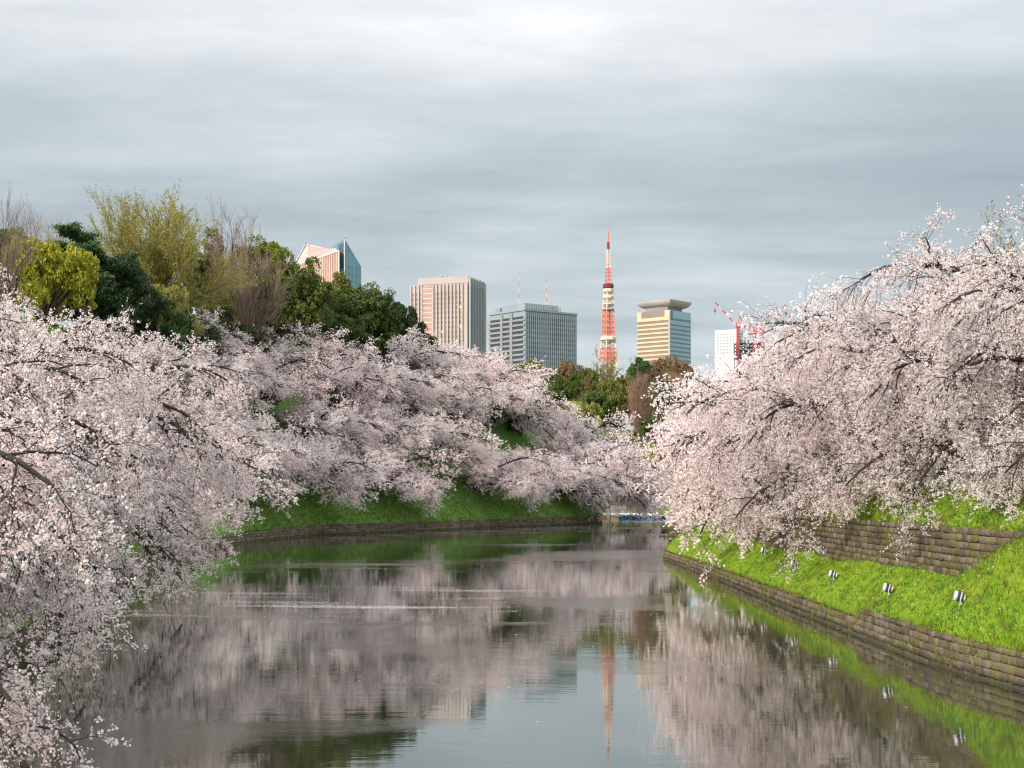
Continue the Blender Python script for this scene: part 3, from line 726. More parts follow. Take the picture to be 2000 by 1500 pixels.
EV = [evergreen(31), evergreen(32, 5.5, 9.0, 70, 38000), evergreen(33, 4.6, 12.0, 70, 38000), evergreen(34, 6.0, 7.0, 60, 26000, lump=.24, flat=.7)]
BT = [bare_tree(41), bare_tree(42, 13, 30, 12)]
YT = bare_tree(46, 13, 50, 26, leaf=30000, lsize=(.07, .16), tw=.02)
FT = bare_tree(44, 12, 42, 9, leaf=9000, lsize=(.10, .2), tw=.016)
CT = bare_tree(45, 13, 24, 30, narrow=1.0, tw=.02)
PN = [pine(51), pine(52)]
def native_h(parts): 
    me = parts[1][1]; co = np.zeros(len(me.vertices) * 3, np.float32); me.vertices.foreach_get('co', co); co = co.reshape(-1, 3)
    return np.percentile(co[:, 2], 99.7), np.percentile(np.abs(co[:, 0]), 99)
NH = {}
def tree_at(kind, parts, px, ptop, Y, wpx, label, mats, cat='tree', group=None, rz=None, sink=0.0):
    """top of the crown stands at the place seen at (px, ptop); width in photo pixels gives the crown's spread"""
    key = parts[1][1].name
    if key not in NH: NH[key] = native_h(parts)
    hh, ww = NH[key]
    p = at(px, ptop, Y); g = ground(p.x, Y) - sink
    tall = max(1.0, p.z - g); sx = (wpx * Y / F / 2) / ww
    rot = rr.uniform(0, 6.28) if rz is None else rz
    if key.startswith('evergreen'):
        sc = min(max(tall / hh, .75 * sx), 1.55 * sx)          # crown keeps its proportions, the bole makes up the height
        off = max(0.0, tall - hh * sc)
        root = empty(kind, (p.x, Y, g), rot); tag(root, label, cat, group)
        for nm, me in parts:
            o = obj(nm, me, None, root, loc=(0, 0, off), scale=(sx, sx, sc)); o.material_slots[0].link = 'OBJECT'; o.material_slots[0].material = mats[nm]
        if off > .4:
            mb = MB(); mb.bar((0, 0, -1), (0, 0, off), .5 * sx, 8, .44 * sx); mb.build('lower_trunk', mats['trunk'], root)
        return root
    sz = tall / hh; sx = min(max(sx, .62 * sz), 1.5 * sz)
    root = empty(kind, (p.x, Y, g), rot, (sx, sx, sz)); tag(root, label, cat, group)
    for nm, me in parts:
        o = obj(nm, me, None, root); o.material_slots[0].link = 'OBJECT'; o.material_slots[0].material = mats[nm]
    return root
def mt(leaf, bark='bark_brown', young=None): return {'crown': M[leaf], 'trunk': M[bark], 'leaves': M[young or leaf]}
for n, y in enumerate((284, 273, 262, 250, 240, 229, 217, 205)):
    p = shore_pt(LP, y, 14.5 + 1.0 * math.sin(n * 2.1)); q = shore_pt(LP, y - 6, 21)
    for (x_, y_), wd in ((p, 'lower'), (q, 'upper')):
        root = empty('shrub', (x_, y_, ground(x_, y_) - .6), n * 1.3, (.62, .62, .5)); tag(root, '%s dark shrub of the %s gap between the cherry rows, counted from the stone corner' % (ORD[n], wd), 'shrub', 'dark shrubs between the cherry rows')
        for nm, me in EV[n % 3]:
            o = obj(nm, me, None, root); o.material_slots[0].link = 'OBJECT'; o.material_slots[0].material = mt('leaf_dark')[nm]
GH = 'evergreens along the top of the castle slope'
tree_at('bare_tree', BT[1], 5, 385, 150, 150, 'dark leafless tree beside the yellowish evergreen on the slope top', mt('twig_grey', 'bark'), 'tree')
tree_at('bare_tree', BT[0], 100, 418, 215, 70, 'small pinkish leafless tree behind the pine', mt('twig_tan'), 'tree')
tree_at('evergreen_tree', EV[1], 30, 452, 172, 150, 'dark evergreen behind the yellowish evergreen', mt('leaf_mid'), 'tree', GH)
tree_at('evergreen_tree', EV[3], 85, 468, 160, 190, 'yellowish olive evergreen above the sloping cherry crown', mt('leaf_yellow', young='leaf_olive'), 'tree', GH)
tree_at('pine_tree', PN[0], 170, 444, 190, 200, 'dark green pine with spreading tiers', mt('needle', 'bark'), 'pine')
tree_at('pine_tree', PN[1], 255, 500, 196, 190, 'low dark pine below the yellow-green tree', mt('needle', 'bark'), 'pine')
tree_at('budding_tree', YT, 300, 388, 214, 330, 'tall yellow-green tree of fine upright twigs', mt('twig_yellow', young='leaf_yellow'), 'tree')
tree_at('evergreen_tree', EV[3], 318, 560, 205, 120, 'fresh yellow leafy shrub tree below the yellow-green tree', mt('leaf_yellow'), 'tree')
tree_at('evergreen_tree', EV[2], 400, 455, 245, 110, 'dark evergreen behind the tall leafless tree', mt('leaf_mid'), 'tree', GH)
tree_at('bare_tree', BT[0], 452, 398, 240, 130, 'tall leafless tree standing out above the evergreens', mt('twig_grey', 'bark'), 'tree')
tree_at('bare_tree', BT[1], 478, 470, 228, 170, 'grey-brown leafless tree with a dense fan of twigs', mt('twig_grey'), 'tree')
tree_at('evergreen_tree', EV[1], 510, 472, 258, 130, 'broad mid-green evergreen behind the fan of grey twigs', mt('leaf_mid'), 'tree', GH)
tree_at('evergreen_tree', EV[2], 587, 505, 250, 110, 'tall rounded camphor with sunlit olive top', mt('leaf_mid'), 'tree', GH)
tree_at('evergreen_tree', EV[1], 548, 545, 255, 100, 'dark evergreen tucked between the camphor and grey twigs', mt('leaf_dark'), 'tree', GH)
tree_at('evergreen_tree', EV[0], 660, 538, 285, 110, 'olive evergreen at the foot of the glass tower', mt('leaf_olive'), 'tree', GH)
tree_at('evergreen_tree', EV[1], 705, 560, 275, 150, 'dark rounded evergreen stepping down the slope', mt('leaf_dark'), 'tree', GH)
tree_at('evergreen_tree', EV[0], 775, 590, 282, 110, 'dark evergreen before the pinkish tower', mt('leaf_dark'), 'tree', GH)
tree_at('evergreen_tree', EV[2], 808, 635, 284, 80, 'lowest dark evergreen of the slope among cherries', mt('leaf_dark'), 'tree', GH)
for i, (px, py, Y, w) in enumerate(((500, 640, 236, 110), (590, 655, 248, 110), (680, 665, 262, 120), (440, 630, 226, 110), (750, 672, 272, 100), (380, 620, 214, 110), (540, 590, 246, 100), (640, 610, 262, 100), (215, 590, 204, 110), (275, 600, 208, 110), (150, 560, 198, 120), (330, 590, 212, 100), (440, 570, 242, 110), (735, 625, 285, 110))):
    tree_at('evergreen_tree', EV[i % 2], px, py, Y, w, 'dark evergreen showing through the gaps between cherries on the slope', mt('leaf_dark'), 'tree', 'dark evergreens among the cherries')
tree_at('pine_tree', PN[0], 335, 606, 196, 70, 'small bright green pine at the edge of the cherry crown', mt('needle', 'bark'), 'pine')
# far hill
GF = 'trees on the hill beyond the boats'
tree_at('bare_tree', BT[0], 985, 700, 560, 60, 'far leafless tree under the grey office block', mt('twig_grey'), 'tree', GF)
tree_at('evergreen_tree', EV[1], 1045, 706, 540, 95, 'far rounded green tree below the grey office block', mt('leaf_mid'), 'tree', GF)
tree_at('evergreen_tree', EV[0], 1110, 706, 560, 100, 'far brown-green tree below the corner of the grey block', mt('leaf_brown'), 'tree', GF)
tree_at('evergreen_tree', EV[3], 1140, 722, 530, 75, 'far dark green tree near the red lattice tower', mt('leaf_dark'), 'tree', GF)
tree_at('evergreen_tree', EV[0], 1090, 740, 505, 90, 'far dark green tree in front of the rounded green one', mt('leaf_dark'), 'tree', GF)
tree_at('evergreen_tree', EV[1], 1010, 735, 520, 90, 'far brown tree behind the cherry skyline', mt('leaf_brown'), 'tree', GF)
tree_at('budding_tree', FT, 1190, 686, 500, 85, 'spreading tree in thin young leaf before the red lattice tower', mt('twig_grey', 'bark', 'leaf_olive'), 'tree', GF)
tree_at('pine_tree', PN[1], 1240, 700, 490, 90, 'far dark cedar with level tiers beside the red lattice tower', mt('needle', 'bark'), 'pine', GF)
tree_at('evergreen_tree', EV[0], 1205, 736, 470, 85, 'golden-green rounded tree beside the tan cone tree', mt('leaf_olive'), 'tree', GF)
tree_at('cone_tree', CT, 1256, 728, 452, 58, 'tan cone-shaped leafless tree', mt('twig_tan'), 'tree', GF)
tree_at('cone_tree', CT, 1312, 726, 480, 48, 'smaller tan leafless tree among brown treetops', mt('twig_tan'), 'tree', GF)
tree_at('evergreen_tree', EV[1], 1310, 700, 520, 110, 'brown treetop under the bowl-roofed tower', mt('leaf_brown'), 'tree', GF)
tree_at('evergreen_tree', EV[3], 1270, 715, 505, 90, 'brown-green treetop behind the tan cone tree', mt('leaf_brown'), 'tree', GF)
tree_at('evergreen_tree', EV[0], 1290, 745, 470, 70, 'dark green tree between the two tan trees', mt('leaf_dark'), 'tree', GF)
tree_at('evergreen_tree', EV[1], 1165, 765, 470, 110, 'dark tree below the golden-green one', mt('leaf_dark'), 'tree', GF)
tree_at('shrub', EV[3], 1278, 812, 440, 60, 'dark blue-green shrub on the far shore', mt('leaf_dark'), 'shrub', GF)
tree_at('shrub', EV[1], 1312, 800, 440, 60, 'yellow-green shrub on the far shore', mt('leaf_olive'), 'shrub', GF)
tree_at('shrub', EV[3], 1290, 872, 436, 70, 'fresh yellow shrub low on the far shore', mt('leaf_yellow'), 'shrub', GF)
tree_at('shrub', EV[3], 1130, 786, 455, 90, 'fresh yellow shrub peeping over the cherry tops', mt('leaf_yellow'), 'shrub', GF)
for px, py, Y, w, m_ in ((1195, 930, 434, 70, 'leaf_brown'), (1240, 925, 436, 60, 'leaf_brown'), (1285, 920, 436, 70, 'leaf_olive'), (1345, 910, 430, 90, 'leaf_brown'), (1220, 880, 445, 90, 'leaf_olive'), (1150, 880, 450, 90, 'leaf_olive')):
    tree_at('shrub', EV[3], px, py, Y, w, 'brown and olive hedge shrub on the shore behind the boats', mt(m_), 'shrub', 'hedge behind the boats')
tree_at('evergreen_tree', FT, 1990, 435, 75, 120, 'tree in thin young leaf behind the warm cherries', mt('twig_grey', 'bark', 'leaf_olive'), 'tree')

# ------------------------------------------------------------------ skyline: pink, cream and orange paled toward grey in place of haze
M['pink_stone'] = paint('pinkish_cladding', (0.41, 0.36, 0.35), 0.7, scale=.05)
M['win_brown'] = paint('bronze_window', (0.22, 0.18, 0.17), 0.25, scale=.3, var=.4)
M['win_dark'] = paint('dark_window', (0.045, 0.06, 0.075), 0.2, scale=.4, var=.4)
M['grey_conc'] = paint('grey_concrete', (0.245, 0.30, 0.345), 0.8, scale=.05)
M['grey_warm'] = paint('warm_grey_concrete', (0.24, 0.25, 0.28), 0.8, scale=.05)
M['glass_blue'] = paint('blue_glass', (0.13, 0.27, 0.34), 0.15, scale=.06, var=.25, spec=.6)
M['glass_dark'] = paint('dark_blue_glass', (0.06, 0.11, 0.17), 0.15, scale=.06, var=.25, spec=.6)
M['fin_white'] = paint('white_metal_fin', (0.66, 0.66, 0.66), 0.5)
M['fin_grey'] = paint('grey_metal_fin', (0.34, 0.37, 0.40), 0.5)
M['fin_pink'] = paint('pale_pink_fin', (0.70, 0.55, 0.48), 0.5)
M['copper'] = paint('rose_glass', (0.38, 0.24, 0.21), 0.35, scale=.1, var=.2)
M['roof_grey'] = paint('grey_roof_louvre', (0.42, 0.39, 0.39), 0.7, scale=.05)
M['gold'] = paint('sunlit_cream_panel', (0.62, 0.49, 0.31), 0.45, scale=.03)  # warm sunlight on the bowl tower's left face put into the colour
M['brown_band'] = paint('brown_glass_band', (0.26, 0.20, 0.18), 0.3, scale=.03)
M['teal_panel'] = paint('shaded_teal_panel', (0.27, 0.43, 0.52), 0.4, scale=.03)  # bluish shade of the bowl tower's right face painted in; mullions reuse it
M['teal_band'] = paint('shaded_teal_band', (0.13, 0.19, 0.24), 0.25, scale=.03)  # window bands of that face, its shade in the colour; white block reuses it
M['white_conc'] = paint('white_cladding', (0.70, 0.69, 0.66), 0.6, scale=.1)
M['orange'] = paint('tower_orange', (0.68, 0.17, 0.09), 0.55, scale=.2)
M['tower_white'] = paint('tower_white', (0.64, 0.54, 0.46), 0.55, scale=.2)
M['maroon'] = paint('deck_maroon', (0.16, 0.025, 0.03), 0.5)
M['crane_red'] = paint('crane_red', (0.52, 0.10, 0.11), 0.5)
M['crane_white'] = paint('crane_white', (0.68, 0.62, 0.60), 0.5)
M['steel_dark'] = paint('dark_steel', (0.05, 0.06, 0.09), 0.5)
M['lit'] = paint('warm_window', (0.75, 0.62, 0.30), 0.4)

def corner(px, Y): return at(px, HY, Y).x
def tower_block(name, label, px, Y, th):
    o = empty(name, (corner(px, Y), Y, 2.0), -R(th)); tag(o, label, 'building'); return o
def zof(py, Y): return at(0, py, Y).z - 2.0

# pinkish slab tower: left face y=0 (x from -W to 0), right face x=0 (y from 0 to D)
Y0 = 1300; u = Y0 / F; W = 117 * u / math.cos(R(20)); D = 31 * u / math.sin(R(20))
b = tower_block('office_tower', 'pinkish office tower with vertical ribs and a dark blue-grey side', 915, Y0, 20)
zt, zm = zof(539, Y0), zof(552, Y0)
mb = MB(); mb.box(-W, -.4, .4, D - .4, 0, zm); mb.build('wall', M['pink_stone'], b)
mb = MB(); mb.box(-W + 17 * u, 0, 0, D, zm, zt); mb.build('parapet', M['pink_stone'], b)
mb = MB(); mb.box(-W + 22 * u, -8, D * .3, D * .7, zt, zt + 1.5); mb.build('roof', M['fin_grey'], b)
nf = 34
for fl in range(nf):                                   # ribbon windows storey by storey behind the ribs
    z = zm - 7 - fl * 4.1
    if z < 25: break
    mb = MB()
    for x0, x1 in ((-W + 2, -W + 10.5), (-W + 23, -5.5)): mb = MB(); mb.box(x0, x1, .1, .55, z - 2.2, z); mb.build('window', M['win_brown'], b)
mb = MB(); mb.box(-W + 12, -W + 21, -.25, .3, 20, zm - 1.5); o = mb.build('glass_shaft', M['copper'], b)
mb2 = MB()
for fl in range(30): mb2.box(-W + 12, -W + 21, -.4, -.2, zm - 4 - fl * 4.1, zm - 3.4 - fl * 4.1)
mb2.build('spandrel', M['fin_pink'], o)
for x in [-W + 1.0, -W + 4.6, -W + 8.2, -W + 11.4] + [-W + 21.6 + i * 3.35 for i in range(9)] + [-1.6]:
    mb = MB(); wd = 1.9 if x > -2 else 1.15
    mb.box(x - wd / 2 - .2, x + wd / 2, -.9, .5, 0, zm - .5); mb.build('pier', M['pink_stone'], b)
mb = MB(); mb.box(.0, .3, .5, D - .5, 0, zm - 2); mb.build('side_glass', M['win_dark'], b)
for i in range(11):
    yy = 1.0 + i * (D - 2) / 10; mb = MB(); mb.box(.1, 1.5, yy - .45, yy + .45, 0, zt - .6); mb.build('fin', M['fin_grey'] if i < 10 else M['fin_white'], b)
rg_ = random.Random(2)
for i in range(10):
    x = rg_.choice([-W + 2.9, -W + 6.4] + [-W + 23.2 + j * 3.35 for j in range(8)]); z = zm - 7 - rg_.randint(2, 20) * 4.1
    mb = MB(); mb.box(x - .8, x + .8, -.05, .2, z - 2, z); mb.build('lit_window', M['lit'], b)
def roof_crane(parent, x, y, z, s, d=1):
    mb = MB(); mb.bar((x, y, z), (x, y, z + 3 * s), .5 * s); mb.bar((x, y, z + 3 * s), (x + d * 9 * s, y, z + 4.5 * s), .35 * s); mb.box(x - 1.5 * s, x + 1.2 * s, y - 1, y + 1, z + 2.2 * s, z + 3.4 * s)
    mb.build('gondola_crane', M['fin_grey'], parent)
roof_crane(b, -W + 26, 8, zt, .9); roof_crane(b, -W + 50 * u * 1.2 + 8, 10, zt, .45, -1)

# grey grid block
Y0 = 1100; u = Y0 / F; TH = 52; W = 72 * u / math.cos(R(TH)); D = 106 * u / math.sin(R(TH))
b = tower_block('office_block', 'wide grey office block with a grid of small windows and two masts', 1025, Y0, TH)
zt = zof(606, Y0)
mb = MB(); mb.box(-W, -.5, .5, D, 0, zt); mb.build('wall', M['grey_conc'], b)
ns = 30; fh = 3.55
for fl in range(ns):
    z = zt - 4.4 - fl * fh
    if z < 28: break
    mb = MB(); nw = 24                                  # punched windows of one storey in the right face
    for i in range(nw):
        yy = 1.2 + i * (D - 2.4) / nw; mb.box(-.7, -.38, yy + .55, yy + (D - 2.4) / nw - .55, z - 1.55, z + .45)
    mb.build('windows', M['win_dark'], b)['kind'] = 'stuff'
    for x0, x1 in ((-W + 1.5, -W * .66), (-W * .6, -W * .42), (-W * .34, -2.5)): mb = MB(); mb.box(x0, x1, .38, .7, z - 1.2, z + .55); mb.build('window', M['win_dark'], b)
    mb = MB(); mb.box(-W - .2, -.2, -.1, .6, z - 3.0 + .2, z - 1.35); mb.build('ledge', M['grey_warm'], b)
for i in range(25):
    yy = 1.2 + i * (D - 2.4) / 24; mb = MB(); mb.box(-.6, .05, yy - .42, yy + .42, 0, zt - 1.2); mb.build('mullion', M['grey_conc'], b)
mb = MB(); mb.box(-W * .40, -W * .33, -.5, .6, 0, zt - 1); mb.box(-W * .66, -W * .6, -.5, .6, 0, zt - 1); mb.build('pier', M['grey_warm'], b)
mb = MB(); mb.box(-W + .5, .3, -.3, D + .3, zt, zt + 1.2); mb.build('cornice', M['grey_conc'], b)
z2 = zof(590, Y0)
mb = MB(); mb.box(-W * .72, -4, 3, D * .70, zt + 1.2, z2); o = mb.build('penthouse', M['grey_conc'], b)
mb = MB()
for i in range(16): mb.box(-3.99, -3.7, 4 + i * 2.1, 5.2 + i * 2.1, zt + 2, z2 - .8)
mb.build('louvre', M['fin_grey'], o)
mb = MB(); mb.box(-W + 3, -W + 9, 4, 12, zt + 1.2, zt + 5); mb.build('plant_room', M['grey_warm'], b)
for px, py, X_ in ((1014, 522, .35), (1069, 532, .3)):
    wx = corner(px, Y0) - b.location.x; yy = D * .62 if px > 1050 else D * .12
    lx = (wx - yy * math.sin(R(TH))) / math.cos(R(TH)); zz = zof(py, Y0)
    m = empty('mast', (lx, yy, z2)); m.parent = b
    for j in range(6):
        a = (zz - z2) * j / 6; c = (zz - z2) * (j + 1) / 6
        mb = MB(); mb.bar((0, 0, a), (0, 0, c), .26 * (1 - j * .11), 6); mb.build('mast_section', M['crane_red'] if j % 2 else M['tower_white'], m)

# glass tower with sloping crown
Y0 = 1500; u = Y0 / F
b = empty('glass_tower', (corner(673, Y0), Y0, 2.0)); tag(b, 'glass tower with a pointed blue wing and slanted roof above the evergreens', 'building')
def lp(px, py, dy): 
    p = at(px, py, Y0 + dy); return Vector((p.x - b.location.x, dy, p.z - 2.0))
def prism(name, pts, mat):
    """quad-topped volume: ring of top points, walls dropping to the ground"""
    n = len(pts); V = [tuple(p) for p in pts] + [(p.x, p.y, 0) for p in pts]
    mb = MB(); mb.add(V, [tuple(range(n))] + [(i, (i+1) % n, n + (i+1) % n, n + i) for i in range(n)]); return mb.build(name, mat, b)
wing = [lp(673, 467, 0), lp(705, 520, 34), lp(694, 500, 70), lp(650, 480, 40)]
o = prism('wing', wing, M['glass_blue'])
for i in range(13):
    t = i / 12; p = wing[0].lerp(wing[1], t); mb = MB(); mb.bar((p.x, p.y - .3, 0), (p.x, p.y - .3, p.z), .28 if 0 < i < 12 else .5); mb.build('mullion', M['fin_white'] if i in (0, 12) else M['teal_panel'], o)
for i in range(9):
    z = wing[1].z - 4 - i * 7; mb = MB(); mb.bar((wing[0].x, -.2, z), (wing[1].x, wing[1].y - .2, z), .14); mb.build('transom', M['glass_dark'], o)
slotp = [lp(662, 479, 6), lp(672, 472, 4), lp(668, 480, 40), lp(655, 485, 40)]
prism('slot', slotp, M['glass_dark'])
left = [lp(662, 490, -3), lp(660, 488, 30), lp(640, 487, 60), lp(598, 478, 75), lp(572, 522, 60), lp(597, 514, 30)]
pl = [lp(662, 490, -3), lp(600, 512, 26), lp(574, 522, 60), lp(598, 479, 66), lp(640, 488, 50), lp(657, 488, 20)]
o = prism('block', pl, M['copper'])
p0, p1 = pl[0], pl[1]
for i in range(15):
    t = i / 14; p = p0.lerp(p1, t); mb = MB(); mb.bar((p.x, p.y - .4, 0), (p.x, p.y - .4, p.z), .5 if i else .8); mb.build('fin', M['fin_pink'], o)
rf = MB(); V = [pl[0] + Vector((0, 0, .4)), pl[1] + Vector((0, 0, .4)), pl[2] + Vector((0, 0, .4)), pl[3] + Vector((0, 0, .6)), pl[4] + Vector((0, 0, .6)), pl[5] + Vector((0, 0, .5))]
rf.add([tuple(v) for v in V], [(0, 1, 5), (1, 4, 5), (1, 3, 4), (1, 2, 3)]); rf.build('roof', M['roof_grey'], b)
mb = MB(); mb.bar(V[3], V[4], .5); mb.bar(V[4], V[5], .5); mb.build('roof_edge', M['fin_white'], b)
mb = MB(); mb.bar(V[2] + Vector((0, -2, 0)), V[3] + Vector((0, -2, 0)), 1.1); mb.build('end_rail', M['fin_grey'], b)
mb = MB(); mb.bar(pl[1] + Vector((0, -.5, 0)), pl[0] + Vector((0, -.5, 0)), .5); mb.build('coping', M['fin_white'], b)
for px, py, dy, d in ((597, 476, 60, 1), (674, 466, 2, -1)):
    p = lp(px, py, dy); roof_crane(b, p.x, p.y, p.z - 1, .8, d)

# bowl-roofed tower: sunlit warmth and bluish shade are in the face colours
Y0 = 1600; u = Y0 / F; TH = 40; W = 59 * u / math.cos(R(TH)); D = 47 * u / math.sin(R(TH))
b = tower_block('bowl_roof_tower', 'banded tower with sunlit cream and shaded teal faces crowned by a flaring bowl-shaped roof', 1308, Y0, TH)
zt = zof(605, Y0); z1 = zof(618, Y0)
mb = MB(); mb.box(-W, 0, 0, D, 0, zt); mb.build('wall', M['brown_band'], b)
mb = MB(); mb.box(-W - .1, -.3, -.5, .3, z1 - 3.4, z1); mb.box(-W - .1, -W + 5.5, -.5, .3, z1, zt); mb.box(-6, -.3, -.5, .3, z1, zt); mb.build('crown_frame', M['gold'], b)
mb = MB(); mb.box(-.3, .5, .3, D, 0, zt - .3); o = mb.build('side_wall', M['teal_panel'], b)
mb = MB(); mb.box(.45, .6, .5, 5, z1 - 3, zt - 1); mb.build('side_panel', M['teal_band'], o)
mb = MB(); mb.box(.45, .6, .5, D - .5, z1 - 3.4, z1 - 1.2); mb.build('side_panel', M['teal_band'], o)
for i in range(14):
    z = z1 - 3.6 - 4.55 * (i + 1)
    if z < 30: break
    mb = MB(); mb.box(-W - .1, -.35, -.45, .3, z, z + 1.75); mb.build('spandrel', M['gold'], b)
    mb = MB(); mb.box(.4, .62, .4, D - .4, z - 1.0, z + .55); mb.build('window', M['teal_band'], b)
mb = MB(); mb.box(-1.2, .62, -.62, .9, 0, zt); mb.build('corner_pier', M['fin_grey'], b)
zn = zof(597, Y0); zr = zof(584, Y0)
mb = MB(); mb.box(-W * .80, -W * .14, D * .12, D * .82, zt, zn + .5); mb.build('neck', M['grey_warm'], b)
mb = MB(); rows = []
for k in range(9):
    t = k / 8; sn = math.sin(t * math.pi / 2); f = .58 + .44 * sn; z = zn - .6 + (zr - zn + .6) * (1 - math.cos(t * math.pi / 2))
    hx, hy = W / 2 * f * 1.03, D / 2 * (.52 + .50 * sn) * 1.03
    rows.append([(-W/2 - hx, D/2 - hy, z), (-W/2 + hx, D/2 - hy, z), (-W/2 + hx, D/2 + hy, z), (-W/2 - hx, D/2 + hy, z)])
V = [p for r_ in rows for p in r_]; Fq = [(4*k+i, 4*k+(i+1) % 4, 4*k+4+(i+1) % 4, 4*k+4+i) for k in range(8) for i in range(4)] + [(0, 3, 2, 1), (32, 33, 34, 35)]
mb.add(V, Fq); mb.build('roof', M['roof_grey'], b)

# white block under construction works
Y0 = 1750; u = Y0 / F; TH = 35; W = 38 * u / math.cos(R(TH)); D = 24 * u / math.sin(R(TH))
b = tower_block('white_block', 'white block with square windows behind the red cranes', 1438, Y0, TH)
zt = zof(643, Y0)
mb = MB(); mb.box(-W, 0, 0, D, 0, zt); mb.build('wall', M['white_conc'], b)
for fl in range(7):
    z = zt - 3.5 - fl * 3.6
    for i in range(6): mb = MB(); x = -W + 2.2 + i * (W - 3) / 6; mb.box(x, x + 2.3, -.15, .3, z - 2, z); mb.build('window', M['fin_grey'], b)
    for i in range(4): mb = MB(); y = 2 + i * (D - 3) / 4; mb.box(-.3, .15, y, y + 3.2, z - 2, z); mb.build('window', M['teal_band'], b)
Y0 = 1700; u = Y0 / F
b = empty('steel_frame_building', (corner(1465, Y0), Y0, 2.0)); tag(b, 'dark steel frame rising under the red cranes', 'building')
z0 = zof(668, Y0); hw = 27 * u
for i in range(8):
    mb = MB(); x = -hw + i * 2 * hw / 7; mb.bar((x, 0, 0), (x, 0, z0 + (2 if i % 2 else 0)), .6); mb.bar((x, 16, 0), (x, 16, z0), .6); mb.build('column', M['steel_dark'], b)
for j in range(6):
    mb = MB(); mb.box(-hw, hw, -.6, 16, z0 - 2 - j * 4, z0 - .9 - j * 4); mb.build('beam', M['steel_dark'], b)
def crane(px, pmast_top, papex, pjib, phook, label):
    base = empty('tower_crane', (corner(px, Y0), Y0 - 6, 2.0)); tag(base, label, 'crane', 'red tower cranes')
    X0 = px; zs = lambda py: zof(py, Y0)
    zm = zs(pmast_top); w = 1.3
    mb = MB()
    for sx in (-1, 1):
        for sy in (-1, 1): mb.bar((sx*w, sy*w, 0), (sx*w, sy*w, zm), .32)
    z = zm; k_ = 0
    while z > zm - 45:
        for sy in (-1, 1): mb.bar((-w, sy*w, z), (w, sy*w, z - 3.4), .2); mb.bar((w, sy*w, z), (-w, sy*w, z - 3.4), .2); mb.bar((-w, sy*w, z), (w, sy*w, z), .25)
        z -= 3.4
    mb.build('mast', M['crane_red'], base)
    dirn = 1 if pjib[0] > px else -1
    mb = MB(); mb.box(-dirn*9 if dirn > 0 else -2.5, 2.5 if dirn > 0 else 9, -2.4, 2.4, zm, zm + 1.6); mb.box(-2.2, 2.2, -2, 2, zm + 1.6, zm + 4.6); mb.build('slewing_platform', M['crane_red'], base)
    mb = MB(); mb.box(-dirn*9 - 1.8, -dirn*9 + 1.8, -2.2, 2.2, zm - .8, zm + 2.6); mb.build('counterweight', M['crane_white'], base)
    ap = Vector(((papex[0] - X0) * u, 0, zs(papex[1])))
    mb = MB()
    for sy in (-1.6, 1.6):
        mb.bar((dirn*2, sy, zm + 1.6), (ap.x, sy * .3, ap.z), .42); mb.bar((-dirn*6.5, sy, zm + 1.6), (ap.x, sy * .3, ap.z), .42)
    mb.box(ap.x - 1, ap.x + 1, -1, 1, ap.z - 1, ap.z + .6); mb.build('a_frame', M['crane_red'], base)
    j0 = Vector((dirn * 2.6, 0, zm + 2)); j1 = Vector(((pjib[0] - X0) * u, 0, zs(pjib[1]))); n = 12
    jib = empty('jib', j0); jib.parent = base
    dv = j1 - j0; up = Vector((-dv.z, 0, dv.x)).normalized() * 1.0
    if up.z < 0: up = -up
    for i in range(n):
        a, c = dv * (i / n), dv * ((i + 1) / n); mb = MB()
        for sy in (-.9, .9): mb.bar(a + Vector((0, sy, 0)), c + Vector((0, sy, 0)), .2); mb.bar(a + up + Vector((0, sy, 0)), c + up + Vector((0, sy, 0)), .17); mb.bar(a + Vector((0, sy, 0)), c + up + Vector((0, sy, 0)), .13)
        mb.build('jib_section', M['crane_red'] if (i % 4) in (2, 3) or i == n - 1 else M['crane_white'], jib)
    mb = MB(); mb.bar(ap, j1, .17); mb.bar(ap + Vector((0, .6, 0)), j0 + dv * .8 + up, .14); mb.build('pendant_line', M['fin_grey'], base)
    h = Vector((j1.x, 0, zs(phook))); mb = MB(); mb.bar(j1, h, .12); mb.build('hoist_rope', M['fin_grey'], base)
    mb = MB(); mb.box(h.x - .8, h.x + .8, -.6, .6, h.z - 2.2, h.z); mb.bar((h.x, 0, h.z - 2.2), (h.x, 0, h.z - 5), .3); mb.build('hook_block', M['steel_dark'], base)
crane(1440, 640, (1444, 619), (1395, 592), 606, 'red crane whose jib points away from the other two')
crane(1472, 654, (1464, 632), (1514, 599), 612, 'red crane in the middle of the three')
crane(1487, 655, (1477, 634), (1533, 596), 611, 'red crane with the longest jib, at the end of the three')

